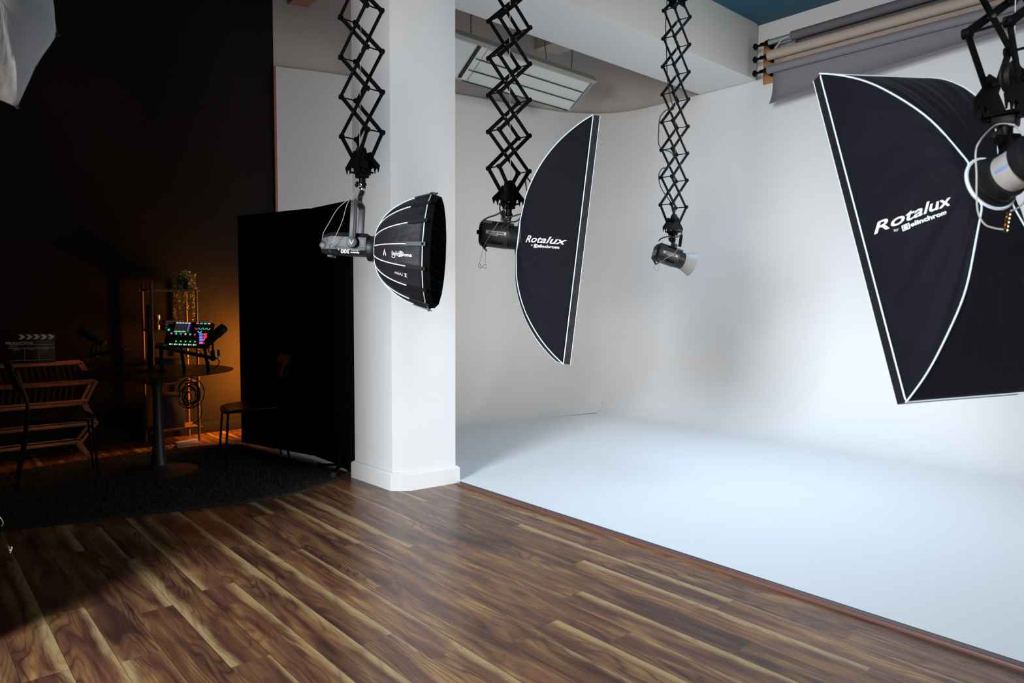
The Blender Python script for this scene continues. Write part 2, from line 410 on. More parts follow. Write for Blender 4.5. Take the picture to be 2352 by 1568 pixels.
# ------------------------------------------------------------------ infinity cove: plan path, fillet, floor
ZC = 3.51
def cove_path():
    P = [V((2.886, 6.700)), V((3.56, 6.485)), V((4.75, 6.235)), V((5.42, 6.115))]
    # smooth corner into the right wall
    C = [(5.92, 6.02), (6.16, 5.94), (6.42, 5.78), (6.60, 5.58), (6.69, 5.34), (6.715, 5.05), (6.715, 4.7), (6.715, 4.2), (6.715, 3.5)]
    pts = P + [V(c) for c in C] + [V((6.715, y)) for y in (2.8, 2.0, 1.2, 0.4, -0.6, -1.8, -3.0)]
    out = smooth_pts([(p.x, p.y, 0) for p in pts], 5)
    return [V((p.x, p.y)) for p in out]
CP = cove_path()
def cove():
    r = 0.95; n = len(CP); prof = []
    for k in range(0, 13):
        t = k / 12 * PI / 2
        prof.append((r * (1 - math.sin(t)), 0.016 + r * (1 - math.cos(t))))
    prof += [(0.0, z) for z in (1.6, 2.4, ZC)]
    nor = []
    for i in range(n):
        d = (CP[min(i + 1, n - 1)] - CP[max(i - 1, 0)]).normalized(); nor.append(V((d.y, -d.x)))
    nor[0] = V((-0.0, -1.0))
    mb = MB(); vs = []
    for i in range(n):
        for d, z in prof:
            q = CP[i] + nor[i] * d; vs.append((max(q.x, 2.886 if i < 2 else -9), q.y, z))
    m = len(prof)
    fs = [(i * m + k, (i + 1) * m + k, (i + 1) * m + k + 1, i * m + k + 1) for i in range(n - 1) for k in range(m - 1)]
    # floor as a fan of quads back to the straight front edge
    k0 = len(vs)
    vs += [(2.868, -3.0, 0.016), (2.868, vs[0][1], 0.016)]
    fs.append(tuple([k0, k0 + 1] + [i * m for i in range(n)]))
    # top ledge
    k1 = len(vs)
    for i in range(n): q = CP[i] - nor[i] * 0.02; vs.append((q.x, q.y, ZC))
    fs += [(i * m + m - 1, (i + 1) * m + m - 1, k1 + i + 1, k1 + i) for i in range(n - 1)]
    mb.add(vs, fs)
    o = struct('wall_back', mb, M_CYC, sharp=50)
    return nor
NOR = cove()
# plywood edge at the cove wall's left end and along its floor edge
struct('trim_1', MB().box((2.875, 6.722, 1.75), (0.022, 0.04, 3.52)), M_PLY)
struct('trim_2', MB().box((2.8455, 0.35, 0.007), (0.043, 6.74, 0.016), bev=0.004), M_TRIMWOOD)

# upper wall above the cove, right wall above beam height, dark wall
mb = MB(); vs = []; n = len(CP)
for i in range(n):
    q = CP[i] - NOR[i] * 0.035
    vs += [(q.x if i else 2.878, q.y if i else 6.735, 3.2), (q.x if i else 2.878, q.y if i else 6.735, 4.42)]
fs = [(2 * i, 2 * i + 2, 2 * i + 3, 2 * i + 1) for i in range(n - 1) if CP[i + 1].y > 4.1]
mb.add(vs, fs); struct('wall_upper', mb, M_UPPER)
struct('wall_right', MB().box((6.80, 0.4, 2.2), (0.09, 7.0, 4.44)), M_WHITE)
struct('wall_dark', MB().box((-1.409, 6.80, 2.2), (8.582, 0.12, 4.44)), M_DARKWALL)
struct('baseboard_back', MB().box((-1.42, 6.733, 0.05), (8.5, 0.014, 0.10), bev=0.004), M_DARKWALL)
struct('wall_left', MB().box((-5.72, -2.0, 2.2), (0.1, 2.2, 4.44)).box((-5.72, 4.1, 2.2), (0.1, 5.4, 4.44)).box((-5.72, 0.0, 0.35), (0.1, 3.0, 0.7)).box((-5.72, 0.0, 4.2), (0.1, 3.0, 0.5)), M_DARKWALL)
# unseen dark wall added to block window light from the podcast corner
struct('wall_light_blocker', MB().box((-2.79, 3.08, 2.2), (5.82, 0.08, 4.44)), M_DARKWALL)
struct('wall_rear', MB().box((-0.95, -3.05, 2.2), (9.6, 0.1, 4.44)).box((6.65, -3.05, 2.2), (0.25, 0.1, 4.44)).box((5.2, -3.05, 0.55), (2.7, 0.1, 1.1)).box((5.2, -3.05, 3.65), (2.7, 0.1, 1.5)), M_DARKWALL)

# ceilings: teal boards in front of the beam, plaster behind it
mb = MB(); x = -5.7; i = 0
while x < 6.76:
    mb.box((x + 0.055, 0.4, 4.085), (0.107, 6.9, 0.03)); x += 0.11
struct('ceiling', mb, M_TEAL)
struct('ceiling_back', MB().box((0.55, 5.6, 4.45), (12.5, 2.7, 0.06)), M_UPPER)
struct('beam', MB().box((0.55, 4.118, 3.965), (12.33, 0.675, 0.91), bev=0.008), M_WHITE)
struct('joist_1', MB().box((3.10, 5.61, 4.27), (0.18, 2.3, 0.28)), mat('warm_reflection_joist', (0.40, 0.20, 0.14), 0.8, vary=0.1))  # warm reflected light put into the first joist's colour
struct('joist_2', MB().box((5.93, 5.3, 4.305), (0.32, 1.7, 0.23)), M_UPPER)

# pillar with chamfered corner and baseboard
PILB = [(2.390, 4.38), (2.410, 3.893), (2.508, 3.808), (2.880, 3.762), (2.880, 4.38)]
def inset(poly, d):
    c = sum((V(p) for p in poly), V((0, 0))) / len(poly); out = []
    n = len(poly)
    for i in range(n):
        a, b, e = V(poly[i - 1]), V(poly[i]), V(poly[(i + 1) % n])
        def nrm(u, w):
            t = (w - u).normalized(); k = V((-t.y, t.x))
            return k if k.dot(c - u) > 0 else -k
        n1, n2 = nrm(a, b), nrm(b, e); k = (n1 + n2).normalized(); out.append(b + k * (d / max(0.3, k.dot(n1))))
    return out
body = inset(PILB, 0.020)
t = thing('pillar', 'white square pillar with a chamfered corner where the wooden floor meets the white cove', 'pillar', (2.64, 4.08, 0)); t['kind'] = 'structure'
MB().prism([(p.x, p.y, 0.1) for p in body], (0, 0, 1), 4.3).build('shaft', M_PIL, t)
bb = MB(); bb.prism([(p[0], p[1], 0.0) for p in PILB], (0, 0, 1), 0.105)
b2 = inset(PILB, 0.012)
bb.add([(p[0], p[1], 0.105) for p in PILB] + [(p.x, p.y, 0.118) for p in b2], [(i, (i + 1) % 5, 5 + (i + 1) % 5, 5 + i) for i in range(5)] + [(5, 6, 7, 8, 9)], False)
bb.build('baseboard', M_PIL, t)

# ------------------------------------------------------------------ hanging panel heater behind the beam
def chain(mb, p0, p1, link=0.034, r=0.0022):
    p0, p1 = V(p0), V(p1); L_ = (p1 - p0).length; n = max(2, int(L_ / (link * 0.72))); d = (p1 - p0).normalized(); x, y, _ = basis(d)
    for i in range(n):
        c = p0 + (p1 - p0) * ((i + 0.5) / n); s_ = x if i % 2 else y
        mb.tube([c + d * (link / 2 * math.cos(a)) + s_ * (link / 4.2 * math.sin(a)) for a in [2 * PI * k / 8 for k in range(8)]], r, 4, closed=True)
def heater():
    A = V((3.72, 5.10, 3.640)); B = V((5.78, 5.10, 3.636)); sdir = V((-0.03, 0.815, -0.579)).normalized(); w = 0.455
    xd = (B - A).normalized(); nd = xd.cross(sdir).normalized()
    if nd.z < 0: nd = -nd                              # nd points up, away from the viewer
    R = Matrix((xd, sdir, nd)).transposed()
    def P(u, v, k=0): return A + xd * u + sdir * v + nd * k
    Lh = (B - A).length
    t = thing('panel_heater', 'long white ribbed panel hanging on chains behind the ceiling beam', 'heater', A, R=R)
    f = MB()
    f.box(P(Lh / 2, 0.006, 0.02), (Lh, 0.012, 0.075), R); f.box(P(Lh / 2, w - 0.006, 0.02), (Lh, 0.012, 0.05), R)
    f.box(P(0.006, w / 2, 0.02), (0.012, w, 0.05), R); f.box(P(Lh - 0.006, w / 2, 0.02), (0.012, w, 0.05), R)
    f.box(P(Lh / 2, 0.022, -0.014), (Lh, 0.044, 0.006), R)
    f.build('frame', M_PANELF, t)
    pn = MB(); pn.box(P(Lh / 2, w / 2, 0.012), (Lh - 0.02, w - 0.02, 0.02), R)
    for k in range(3):
        c0 = 0.06 + k * 0.132
        pn.box(P(0.86 + (Lh - 0.92) / 2 - 0.15, c0 + 0.058, -0.002), (Lh - 0.62, 0.112, 0.010), R, bev=0.004)
    pn.build('panel', M_PANEL, t)
    g = MB()
    for k in range(1, 4): g.box(P(Lh / 2 + 0.22, 0.052 + k * 0.132, -0.008), (Lh - 0.56, 0.007, 0.006), R)
    g.box(P(0.455, w / 2, -0.008), (0.035, w - 0.06, 0.006), R); g.box(P(Lh - 0.04, w / 2, -0.008), (0.006, w - 0.06, 0.006), R)
    g.build('seam_strips', M_BLACKP, t)
    for u, v, du in ((0.36, 0.03, 0.03), (0.10, 0.0, -0.1), (1.35, 0.03, -0.08), (1.72, 0.03, 0.06)):
        c = MB(); p = P(u, v, 0.05); chain(c, p, p + V((du, 0.02, 4.42 - p.z))); c.build('chain', M_MIDGREY, t)
heater()

# ------------------------------------------------------------------ background paper rolls on the right wall
def rolls():
    XR = 6.56
    def roll(z, r, mt, lab, ys, core=False, dx=0.0):
        t = thing('paper_roll', lab, 'paper roll', (XR + dx, ys, z), 'background paper rolls')
        y1 = 0.72
        MB().lathe([(r * 0.55, 0), (r * 0.55, 0.002), (r, 0.002), (r, ys - y1), (0.0, ys - y1)], (XR + dx, ys, z), (0, -1, 0), 32).build('roll', mt, t)
        c = MB(); y0 = 3.575
        c.cyl((XR + dx, y0, z), (XR + dx, ys - 0.05, z), r * (0.62 if core else 0.5), n=24); c.build('core', M_CORE if core else M_PAPB, t)
        h = MB(); h.cyl((XR + dx, 3.60, z), (XR + dx, 3.66, z), 0.018); h.lathe([(0.012, 0), (0.03, 0.006), (0.033, 0.02), (0.02, 0.03), (0.01, 0.05), (0.012, 0.06)], (XR + dx, 3.73, z - 0.004), (0, -1, 0), 20)
        h.cyl((XR + dx, 3.57, z), (XR + dx, 3.61, z), 0.032, 0.024); h.cyl((XR + dx, 3.66, z), (XR + dx, 3.74, z - 0.004), 0.008)
        h.build('chain_drive', M_BLACK, t)
        return t
    t1 = roll(3.795, 0.043, M_PAPG2, 'dark grey background paper roll, topmost of three on the right wall', 3.34, core=True)
    t2 = roll(3.668, 0.046, M_PAPB, 'beige background paper roll between the two grey ones on the wall', 3.575)
    t3 = roll(3.532, 0.040, M_PAPG, 'lowest background paper roll with a grey sheet hanging from it', 3.575)
    # short tails of the upper two rolls, long tail of the lowest
    def sheet(x, ya, yb, za, zb0, zb1, mt, par, curl=0.05):
        mb = MB(); vs = []; nx, nz = 24, 10
        for i in range(nx + 1):
            y = ya + (yb - ya) * i / nx; zb = zb0 + (zb1 - zb0) * i / nx
            for k in range(nz + 1):
                s_ = k / nz; z = za + (zb - za) * s_
                vs.append((x - curl * max(0, s_ - 0.5) ** 2 * 2, y + (0.012 * s_ * s_ if i == 0 else 0), z))
        fs = [(i * (nz + 1) + k, (i + 1) * (nz + 1) + k, (i + 1) * (nz + 1) + k + 1, i * (nz + 1) + k + 1) for i in range(nx) for k in range(nz)]
        mb.add(vs, fs); return mb.build('hanging_sheet', mt, par, solid=0.001)
    sheet(XR + 0.045, 3.32, 0.74, 3.79, 3.60, 3.60, M_PAPG2, t1, 0)
    sheet(XR + 0.035, 3.53, 0.74, 3.665, 3.50, 3.50, M_PAPB, t2, 0)
    sheet(XR + 0.025, 3.53, 0.74, 3.512, 3.190, 3.43, M_PAPG, t3, 0.10)
    t = thing('roll_bracket', 'orange wooden bracket board holding the ends of the paper rolls', 'bracket', (6.70, 3.64, 3.62))
    MB().box((6.700, 3.62, 3.655), (0.022, 0.16, 0.42), bev=0.004).build('board', M_ORANGEW, t)
    b = MB()
    for z in (3.795, 3.668, 3.532):
        b.box((6.64, 3.588, z), (0.10, 0.010, 0.05)); b.tube([(6.69, 3.588, z - 0.03), (6.62, 3.588, z - 0.035), (6.56, 3.588, z - 0.02), (6.53, 3.588, z)], 0.006, 6)
    b.build('hooks', M_BLACK, t)
    tw = MB(); tw.tube(smooth_pts([(6.55, 3.33, 3.80), (6.50, 3.40, 3.77), (6.52, 3.46, 3.73), (6.54, 3.50, 3.71)], 5), 0.007, 8, rs=None)
    tag(tw.build('tape_tail', M_BOOKW, t1), 'scrap of clear tape at the roll end')
rolls()

# ------------------------------------------------------------------ pantographs
def pantograph(C0, wdir, ztop, lab, levels, cord=True, pitch=0.188, W=0.215, SEP=0.085, lamp_drop=0.30):
    """C0: centre of the lowest joints"""
    C0 = V(C0); w = V(wdir).normalized(); s_ = V((-w.y, w.x, 0))
    t = thing('pantograph', lab, 'pantograph', (C0.x, C0.y, C0.z - 0.28), 'ceiling pantographs')
    z = lambda k: C0.z + pitch * k
    def P(a, b, zz): return V((C0.x, C0.y, zz)) + w * (a * W / 2) + s_ * (b * SEP / 2)
    for b in (-1, 1):
        off = s_ * (b * 0.0045)
        for k in range(levels):
            MB().bar(P(-1, b, z(k)) + off, P(1, b, z(k + 1)) + off, 0.020, 0.005, s_).build('arm', M_BLACK, t)
            MB().bar(P(1, b, z(k)) - off, P(-1, b, z(k + 1)) - off, 0.020, 0.005, s_).build('arm', M_BLACK, t)
        # lowest half arms running down into the bracket
        for a in (-1, 1):
            MB().bar(P(a, b, z(0)), P(a * 0.22, b * 0.8, z(0) - 0.115), 0.022, 0.005, s_).build('arm', M_BLACK, t)
    for k in range(levels + 1):
        for a in (-1, 1):
            ext = 1.16 if (a == -1 and k % 2 == 0) else 1.0
            q0 = P(a, -1.08, z(k)); q1 = P(a, 1.08, z(k)); 
            cb = MB(); cb.cyl(q0, q1, 0.0035, n=8)
            for b in (-1, 1): cb.cyl(P(a, b, z(k)) - s_ * 0.009, P(a, b, z(k)) + s_ * 0.009, 0.0125, n=12)
            if ext > 1: cb.cyl(P(-1, -1, z(k)), P(-1.2, -1, z(k)), 0.0035, n=8)
            cb.build('crossbar', M_BLACK, t)
        if k < levels:
            for b in (-1, 1): MB().cyl(P(0, b, z(k) + pitch / 2) - s_ * 0.011, P(0, b, z(k) + pitch / 2) + s_ * 0.011, 0.005, n=8).build('rivet', M_STEEL, t)
    # bracket: two pairs of crossed hooked plates, spool and spring drum
    br = MB(); zb = z(0) - 0.112
    for b in (-1, 1):
        for a in (-1, 1):
            o = P(0, b * 0.75, zb) + s_ * (0.003 * a)
            pts = [(-0.022, 0.028), (0.022, 0.032), (0.050, -0.002), (0.100, -0.040), (0.086, -0.072), (0.078, -0.050), (0.064, -0.056), (0.058, -0.076), (0.046, -0.044), (0.022, -0.052), (0.018, -0.078), (-0.020, -0.078), (-0.026, -0.02)]
            br.prism([o + w * (u * a * 0.92) + V((0, 0, v)) for u, v in pts], s_, 0.004)
    for b in (-1, 1): br.cyl(P(0.3 * b, -0.95, zb - 0.068), P(0.3 * b, 0.95, zb - 0.068), 0.005, n=8)
    br.cyl(P(0, -0.95, zb + 0.01), P(0, 0.95, zb + 0.01), 0.008, n=10)
    br.build('bracket', M_BLACK, t)
    sp = MB(); sp.lathe([(0.0, 0), (0.036, 0), (0.036, 0.004), (0.026, 0.006), (0.026, 0.014), (0.036, 0.016), (0.036, 0.020), (0.0, 0.020)], P(0, -0.4, zb + 0.020), s_, 24)
    sp.build('cable_spool', M_BLACKP, t)
    so = MB(); zz = zb - 0.072
    so.box(P(0, 0, zz - 0.008), (0.05, 0.05, 0.03), bev=0.004); so.cyl(P(0, 0, zz - 0.02), P(0, 0, zz - 0.072), 0.016); so.lathe([(0.016, 0), (0.021, 0.004), (0.021, 0.012), (0.014, 0.016)], P(0, 0, zz - 0.060), (0, 0, 1), 20)
    so.build('socket', M_BLACK, t)
    kn = MB(); kb = P(0, 0, zz - 0.05); kn.cyl(kb, kb - w * 0.035, 0.005); 
    for a in range(4):
        ang = a * PI / 2 + 0.4; kn.ball(kb - w * 0.038 + s_ * (0.009 * math.cos(ang)) + V((0, 0, 0.009 * math.sin(ang))), 0.0085, 8)
    kn.build('knob', M_BLACKP, t)
    MB().cyl(P(0, 0, zz - 0.070), P(0, 0, zz - 0.088), 0.0085).build('steel_spigot', M_STEEL, t)
    MB().tube([P(0.05, 0, z(levels)), P(0.02, 0, z(levels / 2)), P(0, -0.3, zb + 0.05)], 0.0013, 5).build('lift_cord', M_WIRE, t)
    # top carriage and ceiling post
    zt = z(levels); tp = MB()
    for b in (-1, 1):
        for a in (-1, 1): tp.bar(P(a, b, zt), P(a * 0.25, b * 0.8, zt + 0.07), 0.02, 0.005, s_)
        tp.box(P(0, b * 0.8, zt + 0.08), (0.10, 0.006, 0.07), Matrix((w, s_, V((0, 0, 1)))).transposed())
    tp.box(P(0, 0, zt + 0.125), (0.12, 0.11, 0.02), Matrix((w, s_, V((0, 0, 1)))).transposed(), bev=0.003)
    for a in (-1, 1):
        for b in (-1, 1): tp.cyl(P(a * 0.35, b * 1.0, zt + 0.10), P(a * 0.35, b * 1.18, zt + 0.10), 0.016, n=14)
    tp.build('top_carriage', M_BLACK, t)
    MB().cyl(P(0, 0, zt + 0.13), P(0, 0, 4.075), 0.02, n=16).build('ceiling_post', M_MIDGREY, t)
    return t, P(0, 0, zz - 0.088)

T1, S1 = pantograph(atd(831, 309, 3.35), (0.08, -1.0, 0), 0, 'large black scissor pantograph in front of the white pillar', 6)
T2, S2 = pantograph(atd(1169, 390, 3.7), (1, 0.03, 0), 0, 'black scissor pantograph just right of the pillar, over the narrow softbox', 6)
T3, S3 = pantograph(atd(1547, 473, 4.9), (1, 0.12, 0), 0, 'slimmest and farthest black scissor pantograph, with looping cables', 7)
T4, S4 = pantograph(atd(2318, 86, 1.64), (0.99, -0.15, 0), 0, 'nearest black scissor pantograph, cut by the right edge of the photo', 8, pitch=0.122)

# ------------------------------------------------------------------ softboxes
def Rxyz(axis, up=(0, 0, 1), roll=0.0):
    z_ = V(axis).normalized(); x_ = V(up).cross(z_).normalized(); y_ = z_.cross(x_)
    R = Matrix((x_, y_, z_)).transposed()
    if roll: R = R @ Matrix.Rotation(roll, 3, 'Z')
    return R

class BoxShape:
    def __init__(s, O, R, w, h, D, r0=0.085, th=1.12, lip=0.035):
        s.O, s.R, s.w, s.h, s.D, s.r0, s.th, s.lip = V(O), R, w, h, D, r0, th, lip
    def rib(s, sx, sy, v):
        f = math.sin(v * s.th) / math.sin(s.th); z = s.D * (1 - math.cos(v * s.th)) / (1 - math.cos(s.th))
        a = s.r0 * 0.707
        return V((sx * (a + (s.w / 2 - a) * f), sy * (a + (s.h / 2 - a) * f), z))
    def side(s, k, u, v):
        """k: 0 +x, 1 -x, 2 +y, 3 -y"""
        if k < 2:
            sx = 1 if k == 0 else -1; a = s.rib(sx, -1, v); b = s.rib(sx, 1, v)
        else:
            sy = 1 if k == 2 else -1; a = s.rib(-1, sy, v); b = s.rib(1, sy, v)
        p = a.lerp(b, (u + 1) / 2)
        # near the ring the four panels close to a circle
        rr = math.hypot(p.x, p.y); q = V((p.x, p.y, 0)) * (s.r0 / max(rr, 1e-6)); f = max(0, 1 - v * 5) ; p = V((p.x * (1 - f) + q.x * f, p.y * (1 - f) + q.y * f, p.z))
        sag = 0.030 * (1 - u * u) * math.sin(PI * v) * (1 if True else 0)
        ax = V((1, 0, 0)) if k == 0 else V((-1, 0, 0)) if k == 1 else V((0, 1, 0)) if k == 2 else V((0, -1, 0))
        wr = 0.0035 * math.sin(u * 9 + v * 5 + k) * math.sin(PI * v) + 0.0025 * math.sin(u * 23 + v * 13)* math.sin(PI * v)
        return p - ax * (sag * 0.35 + wr)
    def W(s, p): return s.O + s.R @ V(p)

def softbox(bs, name, label, text_side, text_dir, tv, ty, tsize, pr=0.003):
    t = thing(name, label, 'softbox', bs.O, R=bs.R)
    fab = MB(); nu, nv = 48, 40
    for k in range(4):
        vs = [bs.W(bs.side(k, -1 + 2 * i / nu, j / nv)) for i in range(nu + 1) for j in range(nv + 1)]
        fs = [(i * (nv + 1) + j, (i + 1) * (nv + 1) + j, (i + 1) * (nv + 1) + j + 1, i * (nv + 1) + j + 1) for i in range(nu) for j in range(nv)]
        fab.add(vs, fs)
    shell = fab.build('fabric_shell', M_FABRIC, t, sharp=40, solid=0.0015)
    # lip
    lp = MB(); hw, hh, D, lip = bs.w / 2, bs.h / 2, bs.D, bs.lip
    loop = [(-hw, -hh), (hw, -hh), (hw, hh), (-hw, hh)]; g = 0.0015
    vs = [bs.W((x, y, D)) for x, y in loop] + [bs.W((x * 1.004, y * 1.002, D + lip)) for x, y in loop] + [bs.W((x * 0.985, y * 0.994, D + lip)) for x, y in loop] + [bs.W((x * 0.985, y * 0.994, D)) for x, y in loop]
    fs = [(a * 4 + i, a * 4 + (i + 1) % 4, (a + 1) * 4 + (i + 1) % 4, (a + 1) * 4 + i) for a in range(3) for i in range(4)]
    lp.add(vs, fs, False); lip_o = lp.build('front_lip', M_FABRIC2, t)
    MB().add([bs.W((x * 0.98, y * 0.99, D + 0.008)) for x, y in loop] + [bs.W((x * 0.98, y * 0.99, D + 0.004)) for x, y in loop], [(0, 1, 2, 3), (7, 6, 5, 4)], False).build('diffuser', M_DIFF, t)
    for sx in (-1, 1):
        for sy in (-1, 1):
            MB().tube([bs.W(bs.side(0 if sx > 0 else 1, sy, j / 24) + V((sx * 0.002, sy * 0.002, 0))) for j in range(25)], pr, 6).build('rib_piping', M_PIPING, shell)
    MB().tube([bs.W((x * 1.006, y * 1.003, D)) for x, y in sum([[(loop[i][0] + (loop[(i + 1) % 4][0] - loop[i][0]) * f, loop[i][1] + (loop[(i + 1) % 4][1] - loop[i][1]) * f) for f in (0.01, .25, .5, .75, .99)] for i in range(4)], [])], pr, 6, closed=True).build('rim_piping', M_PIPING, t)
    MB().tube([bs.W((x * 1.004, y * 1.002, D + lip)) for x, y in loop], pr * 0.6, 5, closed=True).build('edge_piping', M_PIPING, lip_o)
    MB().tube([bs.W((bs.r0 * 1.02 * math.cos(a), bs.r0 * 1.02 * math.sin(a), 0)) for a in [2 * PI * i / 40 for i in range(40)]], 0.0042, 6, closed=True).build('neck_piping', M_PIPING, t)
    rg = MB(); x_, y_, z_ = bs.R.col[0], bs.R.col[1], bs.R.col[2]
    rg.lathe([(bs.r0 * 0.62, -0.012), (bs.r0 * 0.98, -0.004), (bs.r0 * 1.0, 0.012), (bs.r0 * 0.62, 0.02)], bs.O, z_, 40)
    rg.build('speed_ring', M_BLACKP, t)
    # printed wordmark on the long side
    eps = 0.0030
    k = text_side; sg = 1 if k == 0 else -1
    plen = bs.D * 1.25
    vs0 = None
    def place(lst, name_, yoff, voff, m_):
        mb = MB()
        for vs, fs in lst:
            out = []
            for (tx, tyy) in vs:
                v = tv + text_dir * (tx + voff) / plen; y = ty + tyy + yoff
                hy = bs.rib(1, 1, v).y; u = max(-1, min(1, y / hy))
                p = bs.side(k, u, v) + V((sg * eps, 0, -eps * 0.6)); out.append(bs.W(p))
            mb.add(out, fs, False)
        return mb.build(name_, m_, shell)
    place([text_mesh('Rotalux', tsize, 0.35, 1.28, 0.012 * tsize)], 'wordmark', 0, 0, M_INK)
    s2 = tsize * 0.40
    place([text_mesh('elinchrom', s2, 0.0, 1.22, 0.03 * s2)], 'maker_mark', -tsize * 0.66, tsize * 0.72, M_INK)
    place([text_mesh('by', s2 * 0.6, 0.2, 1.0, 0.0)], 'small_word', -tsize * 0.58, -tsize * 0.98, M_INK)
    e = tsize * 0.17
    sq = [[(-e, -e), (e, -e), (e, e), (-e, e), (-e, -e)], [(-e * .5, -e * .5), (-e * .5, e * .5)], [(-e * .5, 0), (e * .5, 0)], [(-e * .5, e * .5), (e * .5, e * .5)], [(-e * .5, -e * .5), (e * .5, -e * .5)]]
    place([stroke_mesh(sq, e * 0.3)], 'square_mark', -tsize * 0.66, -tsize * 0.50, M_INK)
    return t

# near softbox, pose recovered from its corners
R4 = Matrix(((-0.875, 0.13, 0.467), (0.483, 0.314, 0.817), (-0.04, 0.94, -0.337)))
z4 = V(R4.col[2]).normalized(); y4 = V(R4.col[1]); y4 = (y4 - z4 * y4.dot(z4)).normalized(); x4 = y4.cross(z4); R4 = Matrix((x4, y4, z4)).transposed()
O4 = V((1.891, 0.477, 1.521))
B4 = BoxShape(O4, R4, 0.349, 0.901, 0.221, r0=0.062, lip=0.030, th=0.80)
softbox(B4, 'rectangular_softbox', 'large dark softbox at the right edge of the photo, seen from behind', 0, -1, 0.67, -0.024, 0.037, pr=0.0022)

# narrow softbox seen from its side
ax2 = camdir(1.0, -0.12, 0.02)
def cam_up(d): return (UPV - V(d) * UPV.dot(V(d))).normalized()
u2 = cam_up(ax2); x2 = u2.cross(ax2); R2 = Matrix((x2, u2, ax2)).transposed()
O2 = atd(1190, 547, 3.72)
B2 = BoxShape(O2, R2, 0.42, 1.262, 0.30, r0=0.105, lip=0.035, th=0.95)
softbox(B2, 'narrow_strip_softbox', 'tall narrow dark softbox in the middle, seen edge on', 1, 1, 0.61, -0.018, 0.049, pr=0.0030)

